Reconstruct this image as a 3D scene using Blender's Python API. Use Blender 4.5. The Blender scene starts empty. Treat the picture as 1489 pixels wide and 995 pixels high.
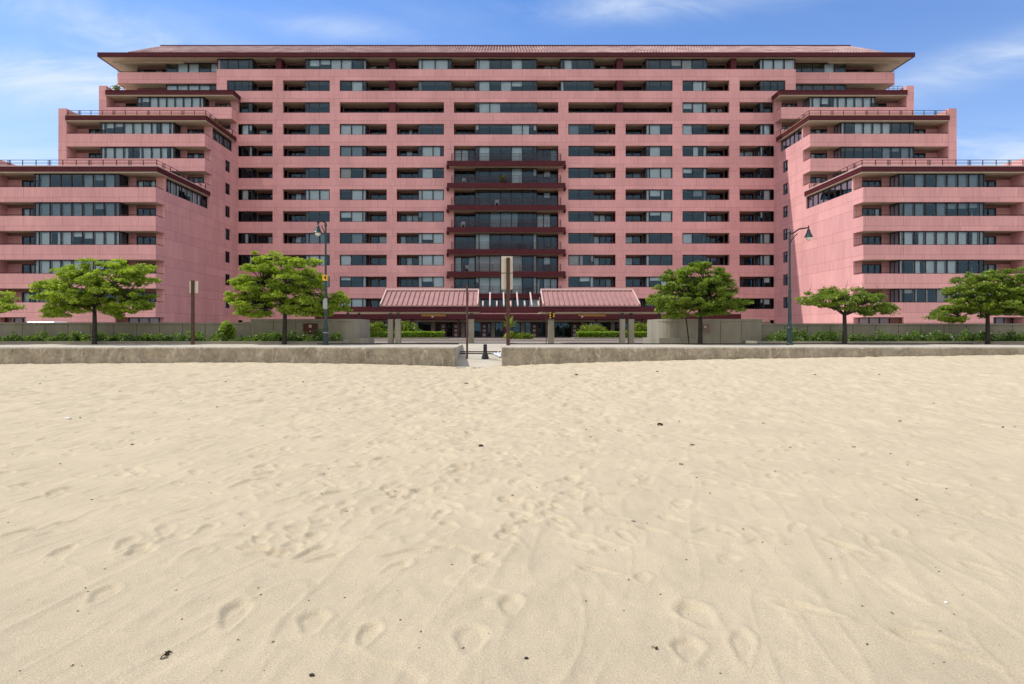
import bpy, math, random
import numpy as np
R = math.radians
random.seed(7); rng = np.random.default_rng(11)
scene = bpy.context.scene
col = scene.collection
EYE = 1.60                        # camera height over the sand in front of it; every height below is first measured from the eye

# ------------------------------------------------------------------ camera
cd = bpy.data.cameras.new('camera'); cam = bpy.data.objects.new('camera', cd); col.objects.link(cam)
cam.location = (0, 0, EYE); cam.rotation_euler = (R(90), 0, 0)
cd.sensor_width = 36; cd.lens = 24.0; cd.clip_end = 6000; cd.clip_start = .05
cd.shift_x = (744.5 - 721.1) / 1489; cd.shift_y = -(497.5 - 479) / 1489
scene.camera = cam

# ------------------------------------------------------------------ sun and sky
SUN_EL, SUN_A = 52.0, 16.9        # elevation; angle behind the facade plane, from the left
sdir = (-math.cos(R(SUN_A)) * math.cos(R(SUN_EL)), math.sin(R(SUN_A)) * math.cos(R(SUN_EL)), math.sin(R(SUN_EL)))
w = bpy.data.worlds.new('World'); scene.world = w; w.use_nodes = True
nt = w.node_tree; N = nt.nodes; L = nt.links; N.clear()
out = N.new('ShaderNodeOutputWorld'); bg = N.new('ShaderNodeBackground'); sky = N.new('ShaderNodeTexSky')
sky.sky_type = 'NISHITA'; sky.sun_disc = False; sky.sun_elevation = R(SUN_EL)
sky.sun_rotation = math.atan2(sdir[0], sdir[1]); sky.altitude = 10; sky.air_density = 1.0; sky.dust_density = .35; sky.ozone_density = 3.2
bg.inputs[1].default_value = .15
tc = N.new('ShaderNodeTexCoord'); sx = N.new('ShaderNodeSeparateXYZ'); L.new(tc.outputs['Generated'], sx.inputs[0])
def wm(op, a, b=None, c=None):
    n = N.new('ShaderNodeMath'); n.operation = op
    for i, v in enumerate((a, b, c)):
        if v is None: continue
        if isinstance(v, (int, float)): n.inputs[i].default_value = v
        else: L.new(v, n.inputs[i])
    return n.outputs[0]
den = wm('MAXIMUM', sx.outputs[2], .03)
cu = wm('DIVIDE', sx.outputs[0], wm('ADD', den, .12)); cv = wm('DIVIDE', sx.outputs[1], wm('ADD', den, .12))
cb = N.new('ShaderNodeCombineXYZ'); L.new(cu, cb.inputs[0]); L.new(cv, cb.inputs[1])
mp = N.new('ShaderNodeMapping'); mp.inputs['Rotation'].default_value = (0, 0, R(-24)); mp.inputs['Scale'].default_value = (.75, 1.35, 1); mp.inputs['Location'].default_value = (5.4, .3, 0)
L.new(cb.outputs[0], mp.inputs[0])
nz = N.new('ShaderNodeTexNoise'); nz.inputs['Scale'].default_value = .62; nz.inputs['Detail'].default_value = 7; nz.inputs['Roughness'].default_value = .56; nz.inputs['Distortion'].default_value = .7
L.new(mp.outputs[0], nz.inputs[0])
mr = N.new('ShaderNodeMapRange'); mr.interpolation_type = 'SMOOTHSTEP'; L.new(nz.outputs[0], mr.inputs[0])
mr.inputs[1].default_value = .46; mr.inputs[2].default_value = .74; mr.inputs[3].default_value = 0; mr.inputs[4].default_value = .55
low = N.new('ShaderNodeMapRange'); L.new(sx.outputs[2], low.inputs[0])
low.inputs[1].default_value = .0; low.inputs[2].default_value = .45; low.inputs[3].default_value = .42; low.inputs[4].default_value = 0.0
# soft fair-weather wisps standing in the landward sky
ly = wm('MAXIMUM', sx.outputs[1], .05); pp = wm('DIVIDE', sx.outputs[0], ly); qq = wm('DIVIDE', sx.outputs[2], ly)
front = wm('GREATER_THAN', sx.outputs[1], .06)
wc = N.new('ShaderNodeCombineXYZ'); L.new(pp, wc.inputs[0]); L.new(wm('MULTIPLY', qq, 3.2), wc.inputs[1])
wn = N.new('ShaderNodeTexNoise'); wn.inputs['Scale'].default_value = 3.6; wn.inputs['Detail'].default_value = 8; wn.inputs['Roughness'].default_value = .6; wn.inputs['Distortion'].default_value = 1.2; L.new(wc.outputs[0], wn.inputs[0])
tot = None
for p0, q0, a_, b_, sl_, am in ((-.66,.370,.17,.040,-.05,1.1), (-.60,.455,.22,.035,-.25,.6), (-.22,.44,.12,.018,-.1,.45), (.70,.385,.17,.028,.28,.8), (.20,.47,.13,.018,0,.5), (.78,.255,.20,.035,0,.8), (-.80,.24,.2,.04,0,.7), (.35,.50,.3,.03,.1,.4)):
    dp = wm('SUBTRACT', pp, p0); e1 = wm('DIVIDE', dp, a_); e2 = wm('DIVIDE', wm('SUBTRACT', wm('SUBTRACT', qq, q0), wm('MULTIPLY', dp, sl_)), b_)
    g_ = wm('MULTIPLY', wm('EXPONENT', wm('MULTIPLY', wm('ADD', wm('MULTIPLY', e1, e1), wm('MULTIPLY', e2, e2)), -1.0)), am)
    tot = g_ if tot is None else wm('ADD', tot, g_)
wisp = wm('MULTIPLY', wm('MULTIPLY', tot, front), wm('MAXIMUM', wm('MULTIPLY_ADD', wn.outputs[0], 2.6, -.75), 0))
cl = wm('MINIMUM', wm('ADD', wm('ADD', wm('MULTIPLY', mr.outputs[0], .5), wisp), low.outputs[0]), .85)
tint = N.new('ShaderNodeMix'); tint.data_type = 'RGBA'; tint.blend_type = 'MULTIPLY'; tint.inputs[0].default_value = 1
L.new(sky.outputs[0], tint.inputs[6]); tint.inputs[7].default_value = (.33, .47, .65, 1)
mx = N.new('ShaderNodeMix'); mx.data_type = 'RGBA'; L.new(cl, mx.inputs[0]); L.new(tint.outputs[2], mx.inputs[6]); mx.inputs[7].default_value = (2.7, 3.05, 3.55, 1)
# unseen seaward half of the sky: bright neutral white added as fill light
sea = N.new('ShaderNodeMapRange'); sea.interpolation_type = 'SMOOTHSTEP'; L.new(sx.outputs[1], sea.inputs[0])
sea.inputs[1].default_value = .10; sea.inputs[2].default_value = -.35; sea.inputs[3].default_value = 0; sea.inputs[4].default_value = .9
sea_fill = N.new('ShaderNodeMix'); sea_fill.data_type = 'RGBA'; L.new(sea.outputs[0], sea_fill.inputs[0]); L.new(mx.outputs[2], sea_fill.inputs[6]); sea_fill.inputs[7].default_value = (4.2, 4.1, 4.15, 1)
L.new(sea_fill.outputs[2], bg.inputs[0]); L.new(bg.outputs[0], out.inputs[0])
sl = bpy.data.lights.new('sun', 'SUN'); so = bpy.data.objects.new('sun', sl); col.objects.link(so)
sl.energy = 2.15; sl.angle = R(.55); sl.color = (1, .95, .87)
from mathutils import Vector, Matrix
so.rotation_euler = Vector(sdir).to_track_quat('Z', 'Y').to_euler()
scene.view_settings.view_transform = 'Standard'; scene.view_settings.look = 'None'
scene.view_settings.exposure = .96; scene.view_settings.gamma = 1; scene.view_settings.use_curve_mapping = False
scene.cycles.max_bounces = 7; scene.cycles.transparent_max_bounces = 12; scene.cycles.caustics_reflective = False; scene.cycles.caustics_refractive = False

# ------------------------------------------------------------------ materials
def mat(name, base, rough=.85, noise=0, nscale=2.0, metallic=0, spec=.3, bump=0, bscale=20, detail=5, dark=None, stretch=None):
    m = bpy.data.materials.new(name); m.use_nodes = True
    n = m.node_tree.nodes; l = m.node_tree.links; b = n['Principled BSDF']
    b.inputs['Roughness'].default_value = rough; b.inputs['Metallic'].default_value = metallic
    b.inputs['Specular IOR Level'].default_value = spec
    g = n.new('ShaderNodeNewGeometry')
    src = g.outputs['Position']
    if stretch:
        mpn = n.new('ShaderNodeMapping'); mpn.inputs['Scale'].default_value = stretch; l.new(src, mpn.inputs[0]); src = mpn.outputs[0]
    t = n.new('ShaderNodeTexNoise'); t.inputs['Scale'].default_value = nscale; t.inputs['Detail'].default_value = detail; t.inputs['Roughness'].default_value = .6
    l.new(src, t.inputs[0])
    r = n.new('ShaderNodeMapRange'); l.new(t.outputs[0], r.inputs[0]); r.inputs[1].default_value = .3; r.inputs[2].default_value = .7
    mxx = n.new('ShaderNodeMix'); mxx.data_type = 'RGBA'; l.new(r.outputs[0], mxx.inputs[0])
    k = noise
    d = dark or tuple(c * (1 - k) for c in base)
    mxx.inputs[6].default_value = (*d, 1); mxx.inputs[7].default_value = (*[min(1, c * (1 + k * .5)) for c in base], 1)
    l.new(mxx.outputs[2], b.inputs['Base Color'])
    if bump:
        t2 = n.new('ShaderNodeTexNoise'); t2.inputs['Scale'].default_value = bscale; t2.inputs['Detail'].default_value = 6; l.new(g.outputs['Position'], t2.inputs[0])
        bp = n.new('ShaderNodeBump'); bp.inputs['Strength'].default_value = bump; bp.inputs['Distance'].default_value = .02; l.new(t2.outputs[0], bp.inputs['Height']); l.new(bp.outputs[0], b.inputs['Normal'])
    m['mixnode'] = mxx.name
    return m

H = 2.9; C = .93                  # storey height; sill of storey k is at (k + C) * H over the eye
def panel_mat(name, base, joint, wdt=3.85):
    m = mat(name, base, .9, .12, .35, stretch=(1, 1, .35)); n = m.node_tree.nodes; l = m.node_tree.links
    mxx = n[m['mixnode']]; b = n['Principled BSDF']
    g = n.new('ShaderNodeNewGeometry'); s = n.new('ShaderNodeSeparateXYZ'); l.new(g.outputs['Position'], s.inputs[0])
    a = n.new('ShaderNodeMath'); a.operation = 'ADD'; l.new(s.outputs[0], a.inputs[0]); l.new(s.outputs[1], a.inputs[1])
    z = n.new('ShaderNodeMath'); z.operation = 'SUBTRACT'; l.new(s.outputs[2], z.inputs[0]); z.inputs[1].default_value = EYE + (C - .345) * H - 20 * H
    def mth(op, *v):
        q = n.new('ShaderNodeMath'); q.operation = op
        for i_, x_ in enumerate(v):
            if isinstance(x_, (int, float)): q.inputs[i_].default_value = x_
            else: l.new(x_, q.inputs[i_])
        return q.outputs[0]
    zt_ = mth('DIVIDE', z.outputs[0], H); fr_ = mth('FRACT', zt_); fl_ = mth('FLOOR', zt_)
    wz_ = mth('MULTIPLY', mth('ADD', fl_, mth('ADD', mth('MULTIPLY', mth('MINIMUM', fr_, .66), .5/.66), mth('MULTIPLY', mth('MAXIMUM', mth('SUBTRACT', fr_, .66), 0), .5/.34))), H)
    c = n.new('ShaderNodeCombineXYZ'); l.new(a.outputs[0], c.inputs[0]); l.new(wz_, c.inputs[1])
    br = n.new('ShaderNodeTexBrick'); l.new(c.outputs[0], br.inputs[0]); br.inputs['Scale'].default_value = 1
    br.inputs['Brick Width'].default_value = wdt; br.inputs['Row Height'].default_value = H / 2; br.inputs['Mortar Size'].default_value = .018; br.inputs['Mortar Smooth'].default_value = .3
    br.inputs['Color1'].default_value = (1, 1, 1, 1); br.inputs['Color2'].default_value = (.885, .875, .88, 1); br.inputs['Mortar'].default_value = (*joint, 1); br.offset = .5
    mu = n.new('ShaderNodeMix'); mu.data_type = 'RGBA'; mu.blend_type = 'MULTIPLY'; mu.inputs[0].default_value = 1
    l.new(mxx.outputs[2], mu.inputs[6]); l.new(br.outputs[0], mu.inputs[7]); l.new(mu.outputs[2], b.inputs['Base Color'])
    # faint rain streaks
    t = n.new('ShaderNodeTexNoise'); mpn = n.new('ShaderNodeMapping'); mpn.inputs['Scale'].default_value = (2.2, 2.2, .12); l.new(g.outputs['Position'], mpn.inputs[0]); l.new(mpn.outputs[0], t.inputs[0]); t.inputs['Detail'].default_value = 4
    r = n.new('ShaderNodeMapRange'); l.new(t.outputs[0], r.inputs[0]); r.inputs[1].default_value = .35; r.inputs[2].default_value = .75; r.inputs[3].default_value = 1.03; r.inputs[4].default_value = .87
    m2 = n.new('ShaderNodeMix'); m2.data_type = 'RGBA'; m2.blend_type = 'MULTIPLY'; m2.inputs[0].default_value = 1
    l.new(mu.outputs[2], m2.inputs[6]); l.new(r.outputs[0], m2.inputs[7]); l.new(m2.outputs[2], b.inputs['Base Color'])
    return m
M = {}
M['pink'] = panel_mat('pink_precast', (.76, .395, .38), (.58, .48, .48))
M['maroon'] = mat('maroon_metal', (.085, .017, .022), .55, .2, 1.5, spec=.15)
M['bronze'] = mat('dark_bronze_frame', (.030, .017, .018), .45, .2, 3)
M['rail'] = mat('rail_maroon', (.045, .012, .015), .5, .1, 3)
M['cream'] = mat('cream_soffit', (.56, .47, .35), .9, .12, .8)
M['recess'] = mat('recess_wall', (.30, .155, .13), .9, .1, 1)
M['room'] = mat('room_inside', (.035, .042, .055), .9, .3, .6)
M['curtain_pale'] = mat('curtain_pale', (.80, .84, .83), .95, .06, 3)
M['curtain_grey'] = mat('curtain_grey', (.34, .38, .41), .95, .1, 3)
M['curtain_warm'] = mat('curtain_warm', (.58, .50, .44), .95, .1, 3)
def roof_mat():
    m = mat('pink_roof', (.56, .40, .39), .7, .16, 1.6, dark=(.33, .17, .17)); return m
M['roof'] = mat('weathered_pink_tiles', (.50, .36, .33), .8, .1, .55, dark=(.27, .14, .135), stretch=(1, 1, 2))
M['roof_metal'] = mat('pink_standing_seam', (.375, .205, .185), .6, .14, 1.2)
M['verge'] = mat('pale_pink_trim', (.60, .42, .38), .6, .05, 1)
M['concrete'] = mat('planter_concrete', (.27, .245, .185), .9, .2, 1.2, bump=.4, bscale=18, stretch=(1.5, 1.5, .4))
M['concrete_light'] = mat('plaza_concrete', (.40, .36, .30), .9, .1, .6)
M['promenade'] = mat('sandy_promenade', (.47, .42, .33), .92, .14, 1.1, bump=.3, bscale=30)
M['asphalt'] = mat('asphalt', (.055, .054, .052), .9, .2, 1.5, bump=.4, bscale=60)
M['paving'] = mat('lobby_paving', (.24, .20, .185), .9, .15, .8)
M['paint'] = mat('road_paint', (.75, .75, .72), .7, .1, 4)
M['rust'] = mat('brown_steel', (.085, .040, .028), .65, .35, 5)
M['black'] = mat('black_iron', (.018, .019, .020), .5, .2, 6)
M['green'] = mat('green_patina', (.012, .038, .036), .42, .45, 5, spec=.5)
M['globe'] = mat('frosted_globe', (.72, .70, .62), .3, .05, 6)
M['sign_back'] = mat('sign_back_cream', (.60, .55, .43), .6, .12, 3)
M['yellow'] = mat('yellow_paint', (.78, .42, .03), .6, .08, 6)
M['ochre'] = mat('ochre_wood', (.62, .34, .07), .6, .15, 4)
M['tan_edge'] = mat('tan_terrace_edge', (.30, .17, .085), .8, .2, 2)
M['faded'] = mat('faded_plaque', (.22, .15, .11), .8, .25, 6)
M['white'] = mat('white_paint', (.78, .78, .76), .5, .06, 5)
M['grey'] = mat('grey_sticker', (.35, .36, .37), .5, .4, 20)
M['soil'] = mat('planter_soil', (.06, .045, .03), 1, .4, 6)
M['bark'] = mat('tree_bark', (.048, .040, .034), .95, .4, 9, bump=.6, bscale=25, stretch=(1, 1, .3))
M['shell'] = mat('shell_white', (.72, .69, .62), .6, .1, 20)
M['pebble'] = mat('dark_pebble', (.045, .042, .04), .8, .4, 40)
M['weed'] = mat('dry_seaweed', (.055, .032, .018), .9, .4, 60)
M['carpaint'] = mat('car_white', (.74, .75, .76), .25, .02, 4, spec=.6)
M['tyre'] = mat('tyre_rubber', (.02, .02, .02), .9, .1, 10)
M['plastic'] = mat('white_plastic_sheet', (.74, .75, .77), .5, .12, 9, dark=(.35, .37, .42))
M['brownsign'] = mat('brown_sign', (.10, .028, .018), .6, .15, 5)

def seawall_mat():
    m = mat('old_seawall_concrete', (.33, .285, .21), .95, .35, 1.6, bump=.8, bscale=9)
    n = m.node_tree.nodes; l = m.node_tree.links; b = n['Principled BSDF']; mxx = n[m['mixnode']]
    g = n.new('ShaderNodeNewGeometry')
    mpn = n.new('ShaderNodeMapping'); mpn.inputs['Scale'].default_value = (2.6, 2, 1.1); l.new(g.outputs['Position'], mpn.inputs[0])
    t = n.new('ShaderNodeTexNoise'); t.inputs['Scale'].default_value = .9; t.inputs['Detail'].default_value = 8; t.inputs['Roughness'].default_value = .7; t.inputs['Distortion'].default_value = 2.5; l.new(mpn.outputs[0], t.inputs[0])
    r = n.new('ShaderNodeMapRange'); l.new(t.outputs[0], r.inputs[0]); r.inputs[1].default_value = .53; r.inputs[2].default_value = .66
    m2 = n.new('ShaderNodeMix'); m2.data_type = 'RGBA'; l.new(r.outputs[0], m2.inputs[0]); l.new(mxx.outputs[2], m2.inputs[6]); m2.inputs[7].default_value = (.47, .42, .33, 1)
    # fine dark pits
    t3 = n.new('ShaderNodeTexNoise'); t3.inputs['Scale'].default_value = 7; t3.inputs['Detail'].default_value = 5; l.new(g.outputs['Position'], t3.inputs[0])
    r3 = n.new('ShaderNodeMapRange'); l.new(t3.outputs[0], r3.inputs[0]); r3.inputs[1].default_value = .35; r3.inputs[2].default_value = .52; r3.inputs[3].default_value = .78; r3.inputs[4].default_value = 1
    m3 = n.new('ShaderNodeMix'); m3.data_type = 'RGBA'; m3.blend_type = 'MULTIPLY'; m3.inputs[0].default_value = 1; l.new(m2.outputs[2], m3.inputs[6]); l.new(r3.outputs[0], m3.inputs[7])
    l.new(m3.outputs[2], b.inputs['Base Color'])
    return m
M['seawall'] = seawall_mat()

def glass_mat():
    m = bpy.data.materials.new('window_glass'); m.use_nodes = True; n = m.node_tree.nodes; l = m.node_tree.links; n.clear()
    o = n.new('ShaderNodeOutputMaterial'); tr = n.new('ShaderNodeBsdfTransparent'); tr.inputs[0].default_value = (.92, .985, 1, 1)
    gl = n.new('ShaderNodeBsdfGlossy'); gl.inputs['Roughness'].default_value = .015; gl.inputs['Color'].default_value = (.48, .78, 1.0, 1)
    f = n.new('ShaderNodeFresnel'); f.inputs[0].default_value = 1.5
    a = n.new('ShaderNodeMath'); a.operation = 'MULTIPLY_ADD'; l.new(f.outputs[0], a.inputs[0]); a.inputs[1].default_value = 1.0; a.inputs[2].default_value = .015; a.use_clamp = True
    g = n.new('ShaderNodeNewGeometry'); t = n.new('ShaderNodeTexNoise'); t.inputs['Scale'].default_value = .55; l.new(g.outputs['Position'], t.inputs[0])
    bp = n.new('ShaderNodeBump'); bp.inputs['Strength'].default_value = .25; bp.inputs['Distance'].default_value = .05; l.new(t.outputs[0], bp.inputs['Height']); l.new(bp.outputs[0], gl.inputs['Normal'])
    mx = n.new('ShaderNodeMixShader'); l.new(a.outputs[0], mx.inputs[0]); l.new(tr.outputs[0], mx.inputs[1]); l.new(gl.outputs[0], mx.inputs[2]); l.new(mx.outputs[0], o.inputs[0])
    return m
M['glass'] = glass_mat()

def leaf_mat(name, a, b_, sc=1.3):
    m = bpy.data.materials.new(name); m.use_nodes = True; n = m.node_tree.nodes; l = m.node_tree.links; n.clear()
    o = n.new('ShaderNodeOutputMaterial'); d = n.new('ShaderNodeBsdfDiffuse'); t = n.new('ShaderNodeBsdfTranslucent'); gl = n.new('ShaderNodeBsdfGlossy'); gl.inputs['Roughness'].default_value = .45
    g = n.new('ShaderNodeNewGeometry'); nn = n.new('ShaderNodeTexNoise'); nn.inputs['Scale'].default_value = sc; nn.inputs['Detail'].default_value = 3; l.new(g.outputs['Position'], nn.inputs[0])
    r = n.new('ShaderNodeMapRange'); l.new(nn.outputs[0], r.inputs[0]); r.inputs[1].default_value = .35; r.inputs[2].default_value = .65
    ad = n.new('ShaderNodeMath'); ad.operation = 'MULTIPLY_ADD'; l.new(g.outputs['Random Per Island'], ad.inputs[0]); ad.inputs[1].default_value = .5; l.new(r.outputs[0], ad.inputs[2])
    s2 = n.new('ShaderNodeMath'); s2.operation = 'MULTIPLY'; l.new(ad.outputs[0], s2.inputs[0]); s2.inputs[1].default_value = .67
    mx = n.new('ShaderNodeMix'); mx.data_type = 'RGBA'; l.new(s2.outputs[0], mx.inputs[0]); mx.inputs[6].default_value = (*a, 1); mx.inputs[7].default_value = (*b_, 1)
    l.new(mx.outputs[2], d.inputs[0]); 
    br = n.new('ShaderNodeMix'); br.data_type = 'RGBA'; br.blend_type = 'MULTIPLY'; br.inputs[0].default_value = 1; l.new(mx.outputs[2], br.inputs[6]); br.inputs[7].default_value = (1.6, 1.5, .6, 1)
    l.new(br.outputs[2], t.inputs[0])
    m1 = n.new('ShaderNodeMixShader'); m1.inputs[0].default_value = .45; l.new(d.outputs[0], m1.inputs[1]); l.new(t.outputs[0], m1.inputs[2])
    m2 = n.new('ShaderNodeMixShader'); m2.inputs[0].default_value = .035; l.new(m1.outputs[0], m2.inputs[1]); l.new(gl.outputs[0], m2.inputs[2]); l.new(m2.outputs[0], o.inputs[0])
    return m
M['leaf'] = leaf_mat('locust_leaf', (.14, .22, .020), (.38, .50, .060))
M['leaf_dark'] = leaf_mat('deep_leaf', (.08, .14, .016), (.24, .33, .04))
M['leaf_bed'] = leaf_mat('bed_leaf', (.05, .10, .018), (.17, .26, .05), 2.5)
M['hedge'] = leaf_mat('hedge_leaf', (.13, .24, .02), (.26, .40, .04), 3)

# ------------------------------------------------------------------ mesh helpers
class MB:
    def __init__(s): s.v = []; s.f = []; s.m = []
    def quad(s, a, b, c, d, m=0):
        i = len(s.v); s.v += [a, b, c, d]; s.f.append((i, i+1, i+2, i+3)); s.m.append(m)
    def box(s, x0, x1, y0, y1, z0, z1, m=0):
        if x0 > x1: x0, x1 = x1, x0
        if y0 > y1: y0, y1 = y1, y0
        i = len(s.v)
        s.v += [(x0,y0,z0),(x1,y0,z0),(x1,y1,z0),(x0,y1,z0),(x0,y0,z1),(x1,y0,z1),(x1,y1,z1),(x0,y1,z1)]
        s.f += [(i,i+3,i+2,i+1),(i+4,i+5,i+6,i+7),(i,i+1,i+5,i+4),(i+1,i+2,i+6,i+5),(i+2,i+3,i+7,i+6),(i+3,i,i+4,i+7)]; s.m += [m]*6
    def prism(s, pts, z0, z1, m=0):       # plan polygon
        a = sum(pts[k][0]*pts[(k+1)%len(pts)][1]-pts[(k+1)%len(pts)][0]*pts[k][1] for k in range(len(pts)))
        if a < 0: pts = pts[::-1]
        n = len(pts); i = len(s.v)
        s.v += [(x, y, z0) for x, y in pts] + [(x, y, z1) for x, y in pts]
        s.f.append(tuple(i+n-1-k for k in range(n))); s.f.append(tuple(i+n+k for k in range(n))); s.m += [m, m]
        for k in range(n):
            k2 = (k+1) % n; s.f.append((i+k, i+k2, i+n+k2, i+n+k)); s.m.append(m)
    def tube(s, pts, rad, n=8, m=0, cap=True):
        pts = [Vector(p) for p in pts]
        if not hasattr(rad, '__len__'): rad = [rad]*len(pts)
        rings = []
        ref = None
        for k, p in enumerate(pts):
            d = (pts[min(k+1, len(pts)-1)] - pts[max(k-1, 0)]).normalized()
            if ref is None: ref = Vector((1,0,0)) if abs(d.x) < .8 else Vector((0,1,0))
            u = d.cross(ref).normalized(); v = d.cross(u).normalized(); ref = -v if False else ref
            i = len(s.v); rings.append(i)
            for q in range(n):
                a = 2*math.pi*q/n; s.v.append(tuple(p + u*math.cos(a)*rad[k] + v*math.sin(a)*rad[k]))
        for k in range(len(rings)-1):
            for q in range(n):
                q2 = (q+1) % n; s.f.append((rings[k]+q, rings[k+1]+q, rings[k+1]+q2, rings[k]+q2)); s.m.append(m)
        if cap:
            s.f.append(tuple(rings[0]+q for q in range(n))); s.f.append(tuple(rings[-1]+n-1-q for q in range(n))); s.m += [m, m]
    def lathe(s, x, y, prof, n=16, m=0):  # prof: (r, z)
        rings = []
        for r, z in prof:
            i = len(s.v); rings.append(i)
            for q in range(n):
                a = 2*math.pi*q/n; s.v.append((x + r*math.cos(a), y + r*math.sin(a), z))
        for k in range(len(rings)-1):
            for q in range(n):
                q2 = (q+1) % n; s.f.append((rings[k]+q, rings[k]+q2, rings[k+1]+q2, rings[k+1]+q)); s.m.append(m)
        s.f.append(tuple(rings[0]+n-1-q for q in range(n))); s.f.append(tuple(rings[-1]+q for q in range(n))); s.m += [m, m]
    def build(s, name, mats, parent=None, smooth=False):
        if not s.v: return None
        me = bpy.data.meshes.new(name)
        o0 = Vector((0,0,0))
        if parent is not None:
            p = parent
            while p is not None: o0 += Vector(p.location); p = p.parent
        me.from_pydata([(a-o0.x, b-o0.y, c-o0.z) for a, b, c in s.v], [], s.f)
        if not isinstance(mats, (list, tuple)): mats = [mats]
        for mm in mats: me.materials.append(mm)
        if len(mats) > 1: me.polygons.foreach_set('material_index', s.m)
        if smooth: me.polygons.foreach_set('use_smooth', [True]*len(me.polygons))
        me.update()
        o = bpy.data.objects.new(name, me); col.objects.link(o)
        if parent is not None: o.parent = parent
        return o
def tag(o, label, cat, group=None, kind=None):
    o['label'] = label; o['category'] = cat
    if group: o['group'] = group
    if kind: o['kind'] = kind
    return o
def thing(name, label, cat, loc, group=None):
    o = bpy.data.objects.new(name, None); col.objects.link(o); o.location = loc; o.empty_display_size = .2
    return tag(o, label, cat, group)
def struct(name, mb, m):
    o = mb.build(name, m); o['kind'] = 'structure'; return o
def vnoise(x, y, seed=0):
    """smooth value noise on numpy arrays"""
    xi = np.floor(x).astype(np.int64); yi = np.floor(y).astype(np.int64); xf = x - xi; yf = y - yi
    def h(a, b):
        n = (a * 374761393 + b * 668265263 + seed * 982451653) & 0xffffffff
        n = ((n ^ (n >> 13)) * 1274126177) & 0xffffffff
        return ((n ^ (n >> 16)) & 0xffff) / 65535.0
    u = xf*xf*(3-2*xf); v = yf*yf*(3-2*yf)
    return (h(xi,yi)*(1-u)+h(xi+1,yi)*u)*(1-v) + (h(xi,yi+1)*(1-u)+h(xi+1,yi+1)*u)*v

# ------------------------------------------------------------------ ground, sea, road, promenade
PROM = EYE - .76                  # promenade level
GND = EYE - 1.21                  # street level behind it
g = MB(); g.quad((-3000,-3000,-.9),(3000,-3000,-.9),(3000,36.0,-.9),(-3000,36.0,-.9)); struct('seabed_ground', g, M['soil'])
g = MB(); g.quad((-3000,-3000,-.62),(3000,-3000,-.62),(3000,-34,-.62),(-3000,-34,-.62))
mw = mat('sea_water', (.02, .06, .09), .12, .2, .5, spec=.5, bump=.6, bscale=1.5); struct('sea_water', g, mw)
# street level sheet: gently rising towards the building and running out to the horizon
g = MB()
for (y0, z0, y1, z1) in ((35.5, GND, 62, GND), (62, GND, 88, EYE-1.05), (88, EYE-1.05, 3000, EYE-1.05)):
    g.quad((-3000,y0,z0),(3000,y0,z0),(3000,y1,z1),(-3000,y1,z1))
struct('ground', g, M['concrete_light'])
g = MB(); g.quad((-400,41,GND+.004),(400,41,GND+.004),(400,53,GND+.004),(-400,53,GND+.004)); struct('road', g, M['asphalt'])
g = MB()
for i in range(-40, 41): g.box(i*6-1.5, i*6+1.5, 46.9, 47.05, GND+.006, GND+.009)
g.box(-400, 400, 41.5, 41.62, GND+.006, GND+.009); g.box(-400, 400, 52.3, 52.42, GND+.006, GND+.009)
struct('road_markings', g, M['paint'])
g = MB(); g.box(-400, 400, 40.8, 41, GND-.1, GND+.12); g.box(-400, 400, 53, 53.2, GND-.1, GND+.03); struct('road_kerb', g, M['concrete'])
def gz(y): return GND if y < 62 else GND + (y-62)/26*.16 if y < 88 else EYE-1.05
# forecourt paving bands in front of the lobby
g = MB()
def band(y0, y1, x0, x1, dz, mb): mb.quad((x0,y0,gz(y0)+dz),(x1,y0,gz(y0)+dz),(x1,y1,gz(y1)+dz),(x0,y1,gz(y1)+dz))
band(63.0, 68.5, -30, 33, .004, g); band(73, 88, -33, 36, .004, g); struct('drive_paving', g, M['paving'])
g = MB(); g.box(-30, 33, 68.5, 68.8, gz(68)-.1, gz(68)+.13); g.box(-33, 36, 72.7, 73, gz(73)-.1, gz(73)+.1); struct('drive_kerb', g, M['concrete_light'])

# promenade: slabs each side of the ramp, and the ramp down to the beach
WY = 28.0                         # face of the sea wall
GX0, GX1 = -1.67, .25             # the opening
g = MB()
for x0, x1 in ((-400, GX0), (GX1, 400)): g.box(x0, x1, WY+.55, 34.2, PROM-1.6, PROM)
g.box(-400, 400, 34.2, 36.0, PROM-1.6, PROM-.001)
struct('promenade', g, M['promenade'])
g = MB(); rz0 = EYE-1.53
g.quad((GX0, 27.2, rz0), (GX1, 27.2, rz0), (GX1, 28.3, rz0), (GX0, 28.3, rz0))
g.quad((GX0, 28.3, rz0), (GX1, 28.3, rz0), (GX1, 34.2, PROM), (GX0, 34.2, PROM))
struct('beach_ramp', g, M['promenade'])
g = MB(); 
def rampz(y): return rz0 + max(0, y-28.3)/5.9*(PROM-rz0)
for yy in (31.3, 31.8): g.box(GX0+.003, GX1-.003, yy, yy+.07, rampz(yy)-.05, rampz(yy)+.05)
struct('ramp_threshold_strip', g, M['black'])
g = MB(); g.box(GX1+.4, 24, 34.35, 34.5, PROM-.02, PROM+.05); g.box(-9, GX0-.2, 34.35, 34.5, PROM-.02, PROM+.05); struct('kerb_shadow_edging', g, M['black'])  # low back kerb, coloured black for the shadow line along it

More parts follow.
